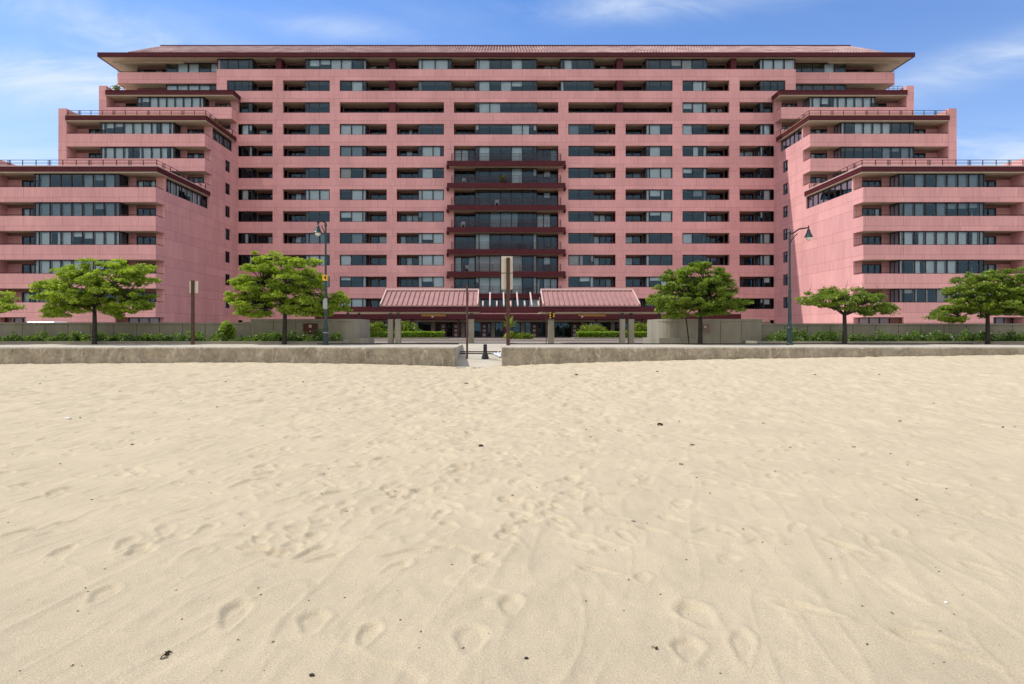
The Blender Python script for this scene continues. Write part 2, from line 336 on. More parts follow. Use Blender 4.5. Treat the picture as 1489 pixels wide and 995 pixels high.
# ------------------------------------------------------------------ beach sand with footprints
tabx = np.array([-3000, 0,240,350,480,560,660,700,730,800,900,1000,1100,1300,1489,4000])
taby = np.array([530,529.5,528,527,528.5,530,533,533.5,532.5,529,526,523.5,521.5,518.5,516,515.])
tx = (tabx-721.1)/993*WY; tz = EYE-(taby-479)*WY/993
def sand_base(X, Y):
    zf = np.interp(X, tx, tz)
    t = np.clip(Y/WY, 0, 1.02)
    z = zf * t**2.2 - np.clip(-Y, 0, 60)*.022
    z += .05*(vnoise(X*.16+7, Y*.2+3, 5)-.5) * np.clip(1-np.abs(Y-14)/13.5, 0, 1)
    return z
ys = np.concatenate([np.linspace(-60, 1.6, 40)[:-1], 1.6*np.exp(np.linspace(0, math.log(27.0/1.6), 980)), np.linspace(27.02, 28.2, 24)])
un = 900
u = np.linspace(-1, 1, un)
U, Yg = np.meshgrid(u, ys)
hw = 3.0 + .86*np.clip(Yg, 0, 40)
Xg = U*hw
Xd = Xg.copy(); Z = sand_base(Xg, Yg)
det = np.clip((Yg-.5)/1.0, 0, 1) * np.clip((28.6-Yg)/1.2, .25, 1)
# wind-blown, trampled unevenness (long axes leaning from lower left to upper right)
ca, sa = math.cos(R(80)), math.sin(R(80))
A = Xg*ca+Yg*sa; B = -Xg*sa+Yg*ca
path = np.exp(-((Xg+.25-.02*Yg)/(.9+.11*Yg))**2)
Z += det*(.016*(vnoise(A*.55+3, B*1.1, 1)-.5) + .012*(vnoise(A*1.5, B*2.6, 2)-.5) + .011*(vnoise(A*3.3, B*8.5, 3)-.5) + .006*(vnoise(A*8, B*19, 23)-.5))
rid = vnoise(A*1.1+9, B*3.0, 8); Z += det*.007*np.clip(1-np.abs(rid-.5)*16, 0, 1)
rid = vnoise(A*.8+29, B*4.6+4, 18); Z += det*.007*np.clip(1-np.abs(rid-.5)*14, 0, 1)*(.3+.7*vnoise(Xg*.3, Yg*.3, 9))
wob = .35*vnoise(Xg*2.3, Yg*2.3, 41)+.10*vnoise(Xg*7, Yg*7, 42)     # thin wavering scarps left by the wind
sc_ = (B*1.15+wob*2.2+.6*vnoise(A*.5, B*.5, 43)) % 1.0
Z += det*.016*(np.clip(sc_/.94, 0, 1)-np.clip((sc_-.94)/.06, 0, 1))*np.clip(vnoise(A*.6+5, B*1.1, 44)*2.4-.85, 0, 1)
Z += det*np.clip((Yg-8)/8, 0, 1)*(.060*(vnoise(A*1.7, B*4.2, 45)-.5)+.045*(vnoise(A*4.1, B*9, 46)-.5))
Z += det*path*np.clip((Yg-4)/6, .2, 1)*(.042*(vnoise(Xg*2.6, Yg*2.4, 14)-.5) + .030*(vnoise(Xg*5.5, Yg*5, 15)-.5))
Z += det*.006*(vnoise(Xg*11, Yg*11, 16)-.5)*np.clip(1.6-Yg/10, .3, 1)
def stamp(cx, cy, ang, ln, wd, dep, rim):
    r = ln*1.5
    j0, j1 = np.searchsorted(ys, [cy-r, cy+r])
    if j1 <= j0: return
    hwc = 3.0+.86*max(cy, 0)
    i0 = int(np.clip((((cx-r)/hwc)*.97+1)/2*un-25, 0, un)); i1 = int(np.clip((((cx+r)/hwc)*1.03+1)/2*un+25, 0, un))
    X = Xg[j0:j1, i0:i1]-cx; Y = Yg[j0:j1, i0:i1]-cy
    a = X*math.cos(ang)+Y*math.sin(ang); b = -X*math.sin(ang)+Y*math.cos(ang)
    wv = wd*(1+.22*np.sin(a/ln*5.0)) + .012*(vnoise((X+cx)*18, (Y+cy)*18, 33)-.5)
    q = np.sqrt((a/(ln/2))**2+(b/(wv/2))**2)
    dent = np.clip((1.10-q)/.42, 0, 1); dent = dent*dent*(3-2*dent)
    lift = np.exp(-((q-1.28)/.22)**2)
    heel = .75+.35*np.clip(a/(ln/2), -1, 1)
    Z[j0:j1, i0:i1] += -.70*dep*dent*heel + .52*rim*lift*(.5+.8*vnoise((X+cx)*8, (Y+cy)*8, 31))
def px2g(px, py, f=993.):         # beach spot under a pixel
    d = EYE*f/(py-479)
    for _ in range(6):
        z = float(sand_base(np.array([(px-721.1)/f*d]), np.array([d]))[0]); d = (EYE-z)*f/(py-479)
    return (px-721.1)/f*d, d, z
near = [(340,893,58,.46,.16,.04),(742,884,85,.34,.15,.035),(455,905,70,.34,.17,.032),(535,925,60,.34,.12,.03),(150,865,40,.34,.15,.035),(455,802,25,.42,.13,.035),
        (300,770,30,.34,.13,.03),(380,783,60,.3,.14,.03),(90,802,25,.3,.12,.03),(25,775,15,.42,.12,.03),(350,705,20,.45,.12,.03),(590,805,10,.42,.15,.03),(870,830,170,.32,.12,.03),(935,842,100,.2,.11,.02),
        (1015,895,140,.4,.2,.035),(1175,888,165,.4,.14,.03),(1000,945,90,.3,.16,.035),(1240,800,160,.4,.14,.03),(685,935,80,.36,.18,.025),(1080,940,95,.4,.12,.025),(700,815,60,.3,.13,.03),(740,772,80,.32,.13,.03),
        (640,750,40,.36,.12,.03),(820,760,150,.36,.13,.03),(950,770,165,.34,.12,.03),(1060,775,150,.34,.12,.03),(1350,930,165,.4,.16,.03),(1330,700,160,.4,.13,.03),(1430,830,160,.35,.13,.02),(200,800,35,.32,.12,.03),(845,705,20,.32,.12,.03),
        (1100,712,170,.32,.12,.03),(1180,650,160,.4,.13,.03),(60,640,20,.4,.12,.03),(185,715,15,.4,.12,.025),(230,640,20,.4,.12,.03),(580,720,30,.35,.13,.03),(670,700,80,.3,.12,.03),(470,690,30,.35,.12,.03)]
for px, py, an, ln, wd, dp in near:
    x, y, _ = px2g(px, py); dd = y*y/(EYE*993)*math.sin(R(an)); dx = y/993*math.cos(R(an))+x/y*dd
    stamp(x, y, math.atan2(dd, dx), ln*.85, wd*.85, dp, .016)
rs = random.Random(4)
for k in range(1050):             # the beaten way to the ramp and scattered tracks
    y = 4.5+23*rs.random()**.8; x = rs.gauss(-.35+.0*y, .7+.085*y)
    stamp(x, y, R(rs.gauss(85, 40)), rs.uniform(.24,.36), rs.uniform(.10,.16), rs.uniform(.012,.034), rs.uniform(.008,.018))
for k in range(2600):
    y = 4.6+22.9*rs.random()**.8; x = rs.uniform(-1,1)*(2.5+.8*y)
    stamp(x, y, R(rs.gauss(80, 45)), rs.uniform(.20,.36), rs.uniform(.08,.15), rs.uniform(.008,.032), rs.uniform(.004,.014))
for k in range(26):               # tracks of single walkers
    x = rs.uniform(-18,18); y = rs.uniform(7,26); a = rs.gauss(0, .35) + (math.pi if rs.random()<.5 else 0)
    for q in range(rs.randint(6, 16)):
        a += rs.gauss(0, .06); x += .62*math.cos(a); y += .62*math.sin(a)*.8; sd = .09 if q%2 else -.09
        if 4 < y < 27.3: stamp(x-sd*math.sin(a), y+sd*math.cos(a), a, .30, .11, .026, .011)
zb_ = sand_base(Xg, Yg); Z = zb_ + .80*(Z-zb_)
# stretch the outermost columns far out sideways
far = np.abs(U) > .985
Xg = np.where(far, np.sign(U)*(hw*.985+(np.abs(U)-.985)/.015*350), Xg)
me = bpy.data.meshes.new('beach_sand'); nr, nc = Xg.shape
me.vertices.add(nr*nc); me.vertices.foreach_set('co', np.stack([Xg, Yg, Z], -1).astype(np.float32).ravel())
idx = np.arange(nr*nc).reshape(nr, nc); q = np.stack([idx[:-1,:-1], idx[:-1,1:], idx[1:,1:], idx[1:,:-1]], -1).reshape(-1, 4)
me.loops.add(q.size); me.loops.foreach_set('vertex_index', q.ravel().astype(np.int32))
me.polygons.add(len(q)); me.polygons.foreach_set('loop_start', (np.arange(len(q))*4).astype(np.int32)); me.polygons.foreach_set('loop_total', np.full(len(q), 4, np.int32))
me.polygons.foreach_set('use_smooth', np.ones(len(q), bool)); me.update(calc_edges=True)
bs = bpy.data.objects.new('beach_sand', me); col.objects.link(bs); bs['kind'] = 'structure'
ms = mat('dry_beach_sand', (.54, .45, .303), .95, .09, 1.1, spec=.15, detail=9)
n = ms.node_tree.nodes; l = ms.node_tree.links; b = n['Principled BSDF']; gg = n.new('ShaderNodeNewGeometry')
t = n.new('ShaderNodeTexNoise'); t.inputs['Scale'].default_value = 55; t.inputs['Detail'].default_value = 8; t.inputs['Roughness'].default_value = .75; l.new(gg.outputs['Position'], t.inputs[0])
bp = n.new('ShaderNodeBump'); bp.inputs['Strength'].default_value = .8; bp.inputs['Distance'].default_value = .012; l.new(t.outputs[0], bp.inputs['Height']); l.new(bp.outputs[0], b.inputs['Normal'])
t2 = n.new('ShaderNodeTexNoise'); t2.inputs['Scale'].default_value = 150; t2.inputs['Detail'].default_value = 2; l.new(gg.outputs['Position'], t2.inputs[0])
r = n.new('ShaderNodeMapRange'); l.new(t2.outputs[0], r.inputs[0]); r.inputs[1].default_value = .3; r.inputs[2].default_value = .7; r.inputs[3].default_value = .78; r.inputs[4].default_value = 1.12
m2 = n.new('ShaderNodeMix'); m2.data_type = 'RGBA'; m2.blend_type = 'MULTIPLY'; m2.inputs[0].default_value = 1; l.new(n[ms['mixnode']].outputs[2], m2.inputs[6]); l.new(r.outputs[0], m2.inputs[7]); l.new(m2.outputs[2], b.inputs['Base Color'])
me.materials.append(ms)

# ------------------------------------------------------------------ sea wall, in two runs
def seawall(name, x0, x1, label, joints, endside):
    nx = int((min(x1, 60)-max(x0, -60))/.12); X = np.linspace(max(x0,-60), min(x1,60), nx); nz_ = 10
    zb = EYE-1.95; zt = PROM+.015
    mb = MB(); prof = [(WY, zb + (zt-.05-zb)*k/nz_) for k in range(nz_+1)] + [(WY+.02, zt-.015), (WY+.06, zt), (WY+.56, zt), (WY+.56, zb)]
    for i, x in enumerate(X):
        jn = any(abs(x-j) < .07 for j in joints)
        for k, (y, z) in enumerate(prof):
            nn = float(vnoise(np.array([x*1.3]), np.array([z*2.2]), 3)[0]-.5)*.05 + float(vnoise(np.array([x*6]), np.array([z*6]), 4)[0]-.5)*.035
            ny = nn if k < 12 else 0
            nzv = (float(vnoise(np.array([x*1.7]), np.array([.5]), 6)[0])-.5)*.03 if k in (10, 11, 12) else 0
            if jn and k < 13: ny += .05; nzv -= .03
            mb.v.append((x, y+ny, z+nzv))
    m_ = len(prof)
    for i in range(nx-1):
        for k in range(m_-1):
            a = i*m_+k; mb.f.append((a, a+m_, a+m_+1, a+1)); mb.m.append(0)
    for i in (0, nx-1):
        f = tuple(i*m_+k for k in range(m_)); mb.f.append(f if i == 0 else f[::-1]); mb.m.append(0)
    o = mb.build('seawall', M['seawall']); tag(o, label, 'sea wall', 'low concrete sea walls at the top of the beach'); return o
seawall('seawall', -60, GX0, 'weathered low concrete sea wall left of the opening to the beach', [(527-721.1)/35.46, -15.2, -24], 1)
seawall('seawall', GX1, 60, 'weathered low concrete sea wall right of the opening, sinking into higher sand', [(920-721.1)/35.46, 15, 23.5], -1)

# ------------------------------------------------------------------ the apartment building
X0 = 1.36
DM, D1, D2, D3, DP = 90.8, 68.7, 80.3, 88.5, 91.9
bld = thing('apartment_building', 'long pink precast apartment block stepping up in terraces behind the promenade', 'building', (X0, DM, EYE-1.05))
def zs(k): return EYE + (k+C)*H            # sill
def zc(k): return EYE + (k+C+.49)*H        # ceiling of the opening of storey k
GB = EYE-1.3                                # foot of the walls
pr = random.Random(21)
curt = MB()
def glazing(name, x0, x1, y, z0, z1, npane, parent=bld, side=None, yb=None, narrow=None, pale=.4, axis='x', curtains=True):
    """one glazed band: frame, and its glass and curtains as sub-parts. side: x positions that return to yb"""
    fr = MB(); gl = MB(); cu = MB(); T = .085
    if x0 > x1: x0, x1 = x1, x0
    def P(a, b, z): return (a, b, z) if axis == 'x' else (b, a, z)
    def bx(mb, a0, a1, b0, b1, z0_, z1_, m=0):
        if axis == 'x': mb.box(a0, a1, b0, b1, z0_, z1_, m)
        else: mb.box(b0, b1, a0, a1, z0_, z1_, m)
    ins = 1 if axis == 'x' else pr_dir[0]
    edges = [x0]; w_ = x1-x0; nar = .5
    if narrow == 'both': inner = np.linspace(x0+nar, x1-nar, npane+1); edges = [x0, *inner, x1]
    elif narrow == 'lo': edges = [x0, *np.linspace(x0+nar, x1, npane+1)]
    elif narrow == 'hi': edges = [*np.linspace(x0, x1-nar, npane+1), x1]
    else: edges = list(np.linspace(x0, x1, npane+1))
    bx(fr, x0, x1, y, y+ins*.10, z0, z0+T); bx(fr, x0, x1, y, y+ins*.10, z1-T, z1)
    for e in edges:
        e0 = min(max(e-.05, x0), x1-.10); bx(fr, e0, e0+.10, y-ins*.012, y+ins*.09, z0+T, z1-T)
    yg = y+ins*.05
    gl.quad(P(x0+.02, yg, z0+.02), P(x1-.02, yg, z0+.02), P(x1-.02, yg, z1-.02), P(x0+.02, yg, z1-.02))
    if curtains:
        style = pr.random(); cm = pr.choices([0, 1, 2], [.72, .2, .08])[0]
        for a, b_ in zip(edges[:-1], edges[1:]):
            if pr.random() > pale*(1.5 if style < .55 else .6)*(1.45 if z0 < 15 else 1.05): continue
            kind = pr.random(); zt = z1-.04; zl = z0+.04; ca_, cb_ = a+.05, b_-.05
            if kind < .2: zl = z1-(z1-z0)*pr.uniform(.3,.6)
            elif kind < .30:
                wv = (b_-a)*pr.uniform(.25,.6)
                if pr.random() < .5: cb_ = a+.05+wv
                else: ca_ = b_-.05-wv
            nseg = max(2, int((cb_-ca_)/.11))*2; yc = y+ins*.28
            xsg = np.linspace(ca_, cb_, nseg+1)
            for q_ in range(nseg):
                o0, o1 = (.0, .05) if q_ % 2 else (.05, .0)
                cu.quad(P(xsg[q_], yc+ins*o0, zl), P(xsg[q_+1], yc+ins*o1, zl), P(xsg[q_+1], yc+ins*o1, zt), P(xsg[q_], yc+ins*o0, zt), cm)
    if side:                       # returns: bay sides
        for sx_, has in side:
            d = .08 if sx_ == x0 else -.08
            fr.box(sx_, sx_+d, y+.10, yb, z0, z0+T); fr.box(sx_, sx_+d, y+.10, yb, z1-T, z1)
            for yy in np.linspace(y+.10, yb-.07, 3): fr.box(sx_, sx_+d*.9, yy, yy+.07, z0+T, z1-T)
            gl.quad((sx_+d*.5, y+.1, z0+.02), (sx_+d*.5, yb-.02, z0+.02), (sx_+d*.5, yb-.02, z1-.02), (sx_+d*.5, y+.1, z1-.02))
            if has:
                xs_ = sx_+d*3
                cu.quad((xs_, y+.3, z0+.03), (xs_, yb-.05, z0+.03), (xs_, yb-.05, z1-.03), (xs_, y+.3, z1-.03), 1)
    o = fr.build(name, M['bronze'], parent)
    gl.build('glass', M['glass'], o)
    if cu.v: cu.build('curtain', [M['curtain_pale'], M['curtain_grey'], M['curtain_warm']], o)
    return o
pr_dir = [1]
class EachBox:
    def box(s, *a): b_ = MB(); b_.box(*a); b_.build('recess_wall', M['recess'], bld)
wall = MB(); soff = MB(); recess = EachBox(); rail = MB(); room = MB(); part = MB()
YR = DM+1.9                        # back of the recessed balconies in the main block
YI = DM+5.5                        # back of the rooms
def mainx(px): return X0 + (px-736)/10.93
piers = [(396.6,411.3),(479.6,494.0),(562.4,576.8),(645.6,660.0)]
def mir(px): return 1472-px
# --- pink frame of the main block
XL, XR = mainx(315), mainx(1157)
xin = (mainx(350.4), mainx(1121.6))
TH = .45
for k in range(0, 12):
    lo = zc(k-1); hi = zs(k)
    x0, x1 = (XL, XR) if k >= 10 else (X0-35.6, X0+35.6)
    if k == 10: pass
    if 1 <= k <= 7:
        for a, b_ in ((x0, mainx(660)), (mainx(812), x1)): wall.box(a, b_, DM, DM+TH, lo, hi)
    else: wall.box(x0, x1, DM, DM+TH, lo, hi)
for i, (a, b_) in enumerate(piers):
    top = {0: 10, 1: 10, 2: 8, 3: 9}[i]
    for kk in range(0, top+1):
        for s_ in (0, 1):
            p0, p1 = (mainx(a), mainx(b_)) if s_ == 0 else (mainx(mir(b_)), mainx(mir(a)))
            wall.box(p0, p1, DM, DM+TH, zs(kk), zc(kk))
            
    for s_ in (0, 1):
        p0, p1 = (mainx(a), mainx(b_)) if s_ == 0 else (mainx(mir(b_)), mainx(mir(a)))
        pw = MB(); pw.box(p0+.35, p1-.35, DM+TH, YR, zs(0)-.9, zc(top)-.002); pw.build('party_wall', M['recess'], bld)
# centre strip: recess side jambs
for a, b_ in ((mainx(315), mainx(330)), (mainx(1142), mainx(1157))): wall.box(a, b_, DM, DM+TH, zs(10), zc(10))
# upper corner infill of main block between row 9 and 10 beyond the inner corners
for a, b_ in ((XL, X0-35.601), (X0+35.601, XR)): wall.box(a, b_, DM, DM+TH, zs(9), zc(9)+.0)
# soffits / slabs per storey
for k in range(0, 12):
    lo = zc(k-1)
    x0, x1 = (XL+.1, XR-.1) if k >= 10 else (xin[0], xin[1])
    if k == 0: continue
    soff.box(x0, x1, DM+TH, YR, lo+.002, lo+.16); room.box(x0, x1, YR, YI, lo+.002, lo+.16)
    soff.box(x0, x1, DM+TH, YR, lo+.162, lo+.3)
room.box(XL+.1, XR-.1, YI, YI+.2, EYE-1.0, zc(11)); 
# end walls and the back of the block
wall.box(XL, XL+.3, DM+TH, 104, zs(9), zc(11)); wall.box(XR-.3, XR, DM+TH, 104, zs(9), zc(11))
back = MB(); back.box(X0-52.8, X0+52.8, 104, 104.3, GB, zc(11)); back.build('rear_wall', M['pink'], bld)
def bay(px0, px1, k, n, narrow, sides, mirror, pale=.4, yf=.14):
    for s_ in ((0, 1) if mirror else (0,)):
        a, b_ = (mainx(px0), mainx(px1)) if s_ == 0 else (mainx(mir(px1)), mainx(mir(px0)))
        nr_ = narrow
        if s_ == 1: nr_ = {'lo': 'hi', 'hi': 'lo'}.get(narrow, narrow)
        sd = []
        for q_ in sides:
            w0 = (a if q_ == 'lo' else b_) if s_ == 0 else (b_ if q_ == 'lo' else a)
            sd.append((w0, pr.random() < .3))
        glazing('bay_window', a, b_, DM+yf, zs(k)-.02, zc(k)-.01, n, side=sd, yb=YR, narrow=nr_, pale=pale)
def bdoor(px0, px1, k, mirror, name='balcony_door'):
    for s_ in ((0, 1) if mirror else (0,)):
        a, b_ = (mainx(px0), mainx(px1)) if s_ == 0 else (mainx(mir(px1)), mainx(mir(px0)))
        w_ = b_-a; fl = zs(k)-.9
        ds = MB(); ds.box(a-.02, b_+.02, YR+.005, YR+.25, zc(k)-.16, zc(k)); ds.box(a-.02, a+.14, YR+.004, YR+.24, fl, zc(k)-.16); ds.box(b_-.14, b_+.02, YR+.004, YR+.24, fl, zc(k)-.16)
        d = glazing(name, a+.14, b_-.14, YR+.06, fl, zc(k)-.16, max(2, int(round((w_-.28)/1.0))), pale=.16)
        ds.build('door_surround', M['recess'], d)
        rl = MB(); rl.box(a+.05, b_-.05, DM+.12, DM+.17, zs(k)+.10, zs(k)+.15)
        for xx in np.linspace(a+.1, b_-.15, 3): rl.box(xx, xx+.04, DM+.125, DM+.165, zs(k)-.02, zs(k)+.11)
        rl.build('parapet_rail', M['rail'], bld)
for k in range(0, 10):
    bay(350.6, 366.5, k, 1, 'hi', ['hi'], True, .35)
    bay(443.5, 479.4, k, 2, 'lo', ['lo'], True, .42)
    if k > 0: bdoor(366.5, 396.4, k, True); bdoor(411.5, 443.5, k, True)
    if k < 9:
        bay(494.2, 532.5, k, 2, 'hi', ['hi'], True, .5); bay(608, 645.4, k, 2, 'lo', ['lo'], True, .42)
        bdoor(532.5, 562.2, k, True); bdoor(577, 608, k, True)
# storey 9: long open loggia, storeys 8-9 centre bay
bdoor(494.2, 566, 9, True); bdoor(575, 645.4, 9, True)
for k in (8, 9, 10, 11):
    bay(691, 781, k, 5, 'both', ['lo', 'hi'], False, .4)
    if k < 10: bdoor(660.2, 691, k, False); bdoor(781, 811.8, k, False)
# storey 10
bay(330.2, 366.5, 10, 3, 'hi', ['hi'], True, .3); bdoor(366.5, 396.4, 10, True); bay(443.5, 479.4, 10, 2, 'lo', ['lo'], True); bdoor(411.5, 443.5, 10, True)
bay(494.2, 532.5, 10, 2, 'hi', ['hi'], True); bdoor(532.5, 566, 10, True); bdoor(575, 608, 10, True); bay(608, 657, 10, 2, 'both', ['lo', 'hi'], True); bdoor(657, 691, 10, True)
# storey 11
bay(315.2, 367, 11, 3, 'hi', ['hi'], True); bdoor(367, 401, 11, True); bdoor(409, 443.5, 11, True); bay(443.5, 532.5, 11, 5, 'both', ['lo', 'hi'], True)
bdoor(532.5, 566, 11, True); bdoor(575, 608, 11, True); bay(608, 657, 11, 2, 'both', ['lo', 'hi'], True); bdoor(657, 691, 11, True)
# maroon partitions between loggias
for (a, b_, k) in ((401,409,11),(566,575,11),(566,575,10),(566,575,9)):
    for q_ in (0, 1):
        p0, p1 = (mainx(a), mainx(b_)) if q_ == 0 else (mainx(mir(b_)), mainx(mir(a)))
        mb = MB(); mb.box(p0, p1, DM+.06, YR, zs(k)-.85, zc(k)-.004); mb.build('loggia_partition', M['maroon'], bld)
# --- centre balconies, storeys 1-7
for k in range(1, 8):
    fl = EYE + (k+C-.33)*H
    lo = zc(k-1)
    a, b_ = mainx(660), mainx(812)
    glazing('window_wall', mainx(691), mainx(781), DM+.35, fl, zc(k)-.01, 5, side=[(mainx(691), False), (mainx(781), False)], yb=DM+1.2, narrow='both', pale=.28)
    for p0, p1 in ((660, 691), (781, 812)): glazing('sliding_door', mainx(p0)+.02, mainx(p1)-.02, DM+1.2, fl, zc(k)-.16, 3, pale=.2)
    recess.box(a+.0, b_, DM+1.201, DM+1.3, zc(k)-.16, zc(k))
    wall.box(a-.01, a+.0, DM+.02, DM+1.3, fl, zc(k)); 
    # slab with its maroon edge
    zt = EYE+(k+C-.305)*H; zb = zt-.68
    mb = MB(); hwid = 7.78; yf = DM-1.25
    mb.box(X0-hwid, X0+hwid, yf, yf+.22, zb, zt); mb.box(X0-hwid, X0-hwid+.22, yf+.22, DM-.02, zb, zt); mb.box(X0+hwid-.22, X0+hwid, yf+.22, DM-.02, zb, zt)
    for s_ in (-1, 1): mb.tube([(X0+s_*(hwid-.02), yf+.15, zb+.05), (X0+s_*(hwid-.02), yf+1.1, zb-.12)], .13, 8)
    bal = mb.build('balcony', M['maroon'], bld)
    sb = MB(); sb.box(X0-hwid+.22, X0+hwid-.22, yf+.22, DM-.02, zb+.02, zt-.08); sb.box(a+.02, b_-.02, DM-.02, DM+1.3, zb+.12, fl-.01); sb.build('balcony_soffit', M['cream'], bal)
    rb = MB(); rt = zt+.98; hx = 7.2; ry = yf+.12
    for zz in (rt, rt-.42): rb.box(X0-hx, X0+hx, ry, ry+.05, zz-.05, zz)
    for zz in (rt-.17, rt-.30, rt-.58, rt-.72, rt-.86): rb.box(X0-hx, X0+hx, ry+.01, ry+.04, zz-.032, zz)
    for q_ in range(9):
        xx = X0-hx+q_*(2*hx-.06)/8; rb.box(xx, xx+.07 if q_ in (0, 8) else xx+.05, ry, ry+.06, zt, rt)
    for s_ in (-1, 1):
        for zz in (rt, rt-.42): rb.box(X0+s_*hx-.025, X0+s_*hx+.025, ry+.05, DM-.02, zz-.05, zz)
    rb.build('railing', M['rail'], bal)
# row 0 centre
glazing('window_wall', mainx(660), mainx(812), DM+.3, zs(0), zc(0), 7, pale=.3)

# --- wings
finm = MB(); cor = MB(); corc = MB()
def X(xr, s): return X0 + s*xr     # xr negative = outwards on the left, mirrored for the right
def cornice_piece(pts, z0, z1, name='terrace_cornice'):
    mb = MB(); mb.prism(pts, z0, z1); return mb.build(name, M['maroon'], bld)
RD = 1.9
wings = [(D1, 0, 4, D2), (D2, 5, 7, D3), (D3, 8, 9, DM)]
for s in (1, -1):
    for wi, (D, k0, k1, Dn) in enumerate(wings):
        yb = D+RD if wi < 2 else D+RD
        for k in range(k0, k1+1):
            # parapet with cut corner
            pts = [(X(-51.85, s), D), (X(-35.6, s), D), (X(-35.6, s), yb), (X(-35.85, s), yb), (X(-35.85, s), D+.25), (X(-51.85, s), D+.25)]
            lo = zc(k-1)
            wall.prism(pts, lo, zs(k))
            soff.prism([(X(-51.85,s), D+.25), (X(-35.88,s), D+.25), (X(-35.88,s), yb+.3), (X(-51.85,s), yb+.3)], lo+.003, lo+.3)
            room.box(X(-51.8,s), X(-36.0,s), yb+.3, yb+4, lo+.003, lo+.2)
            # ribbon window
            xa, xb = X(-48.0, s), X(-39.35, s)
            a, b_ = min(xa, xb), max(xa, xb)
            glazing('ribbon_window', a, b_, D+.10+.14, zs(k)-.02, zc(k)-.01, 7, side=[(a, False), (b_, pr.random() < .2)], yb=yb, narrow='both', pale=.8)
            fl = zs(k)-.9
            # recess backs: jamb, doors
            j0, j1 = sorted((X(-39.35, s), X(-38.55, s))); wall.box(j0, j1, yb, yb+.3, fl, zc(k))
            j0, j1 = sorted((X(-36.5, s), X(-35.93, s))); wall.box(j0, j1, yb+.001, yb+.3, fl, zc(k)); j0, j1 = sorted((X(-35.93, s), X(-35.6, s)))
            if wi == 2: wall.box(j0, j1, yb, yb+.3, lo, zc(k))
            elif k == k1: wall.box(j0, j1, yb, yb+.3, zs(k), zc(k))
            d0, d1 = sorted((X(-38.55, s), X(-36.5, s))); recess.box(d0, d1, yb+.003, yb+.25, zc(k)-.3, zc(k)-.001); glazing('glass_door', d0+.02, d1-.02, yb+.05, fl, zc(k)-.3, 3, pale=.3)
            d0, d1 = sorted((X(-51.85, s), X(-48.0, s))); recess.box(d0, d1, yb+.003, yb+.25, zc(k)-.3, zc(k)-.001)
            d2, d3 = sorted((X(-50.4, s), X(-48.0, s))); glazing('glass_door', d2, d3, yb+.05, fl, zc(k)-.3, 3, pale=.3)
            d2, d3 = sorted((X(-51.85, s), X(-50.4, s))); wall.box(d2, d3, yb+.002, yb+.25, fl, zc(k)-.3)
            # corner rail
            for (u0, u1) in ((-51.8, -48.0), (-39.3, -35.75)):
                r0, r1 = sorted((X(u0, s), X(u1, s))); crl = MB(); crl.box(r0, r1, D+.12, D+.17, zs(k)+.12, zs(k)+.17); crl.box(r0, r0+.04, D+.12, D+.16, zs(k)-.02, zs(k)+.12); crl.box(r1-.04, r1, D+.12, D+.16, zs(k)-.02, zs(k)+.12); crl.build('wing_rail', M['rail'], bld)
            rail = MB(); rail.tube([(X(-35.73,s), D+.145, zs(k)+.145), (X(-35.73,s), D+1.1, zs(k)+.145), (X(-35.73,s), yb, zs(k)+.145)], .028, 6)
            rail.tube([(X(-35.73,s), D+1.1, zs(k)-.02), (X(-35.73,s), D+1.1, zs(k)+.145)], .028, 6); rail.build('corner_rail', M['rail'], bld)
        # room back wall
        room.box(X(-51.8,s), X(-36.0,s), yb+4, yb+4.2, zc(k0-1)-1, zc(k1))
        # fin at the outer end
        f0, f1 = sorted((X(-52.8, s), X(-51.85, s)))
        mb = MB(); mb.box(f0, f1, D-.05, (Dn-.05 if wi < 2 else 103.9), GB, zc(k1)+1.55 if wi < 2 else zc(k1)+1.35); mb.build('fin_wall', M['pink'], bld)
        # terrace deck and maroon cornice running round the inner corner
        z0, z1 = zc(k1), zc(k1)+.60
        e = .28
        ye = Dn+.9 if wi < 2 else DM-.01
        xi = -35.6+e
        pts = [(X(-51.85,s), D-e), (X(xi,s), D-e), (X(xi,s), ye), (X(xi-.5,s), ye), (X(xi-.5,s), D+.25), (X(-51.85,s), D+.25)]
        cornice_piece(pts, z0+.08, z1)
        mb = MB(); pts2 = [(X(-51.86,s), D-e-.05), (X(xi+.05,s), D-e-.05), (X(xi+.05,s), ye), (X(xi-.5,s), ye), (X(xi-.5,s), D+.25), (X(-51.86,s), D+.25)]
        mb.prism(pts2, z1, z1+.10); mb.build('cornice_cap', M['verge' if wi == 0 else 'tan_edge' if wi == 1 else 'maroon'], bld)
        dk = MB(); dk.prism([(X(-51.85,s), D-e+.03), (X(xi-.03,s), D-e+.03), (X(xi-.03,s), ye-.02), (X(xi-.52,s), ye-.02), (X(xi-.52,s), Dn+2.2 if wi<2 else DM), (X(-51.85,s), Dn+2.2 if wi<2 else DM+3)], z0+.004, z0+.078)
        dk.build('terrace_soffit', M['cream'], bld)
        dk = MB(); dk.box(X(-51.84,s), X(-35.85,s), D+.3, Dn+2.2 if wi < 2 else DM+3, z0+.081, z0+.45); dk.build('terrace_deck', M['concrete_light'], bld)
        # terrace rail
        rb = MB(); rt = z1+.72
        ln_ = [(X(-51.7,s), D+.02), (X(-35.5,s), D+.02), (X(-35.5,s), min(ye-.4, Dn))]
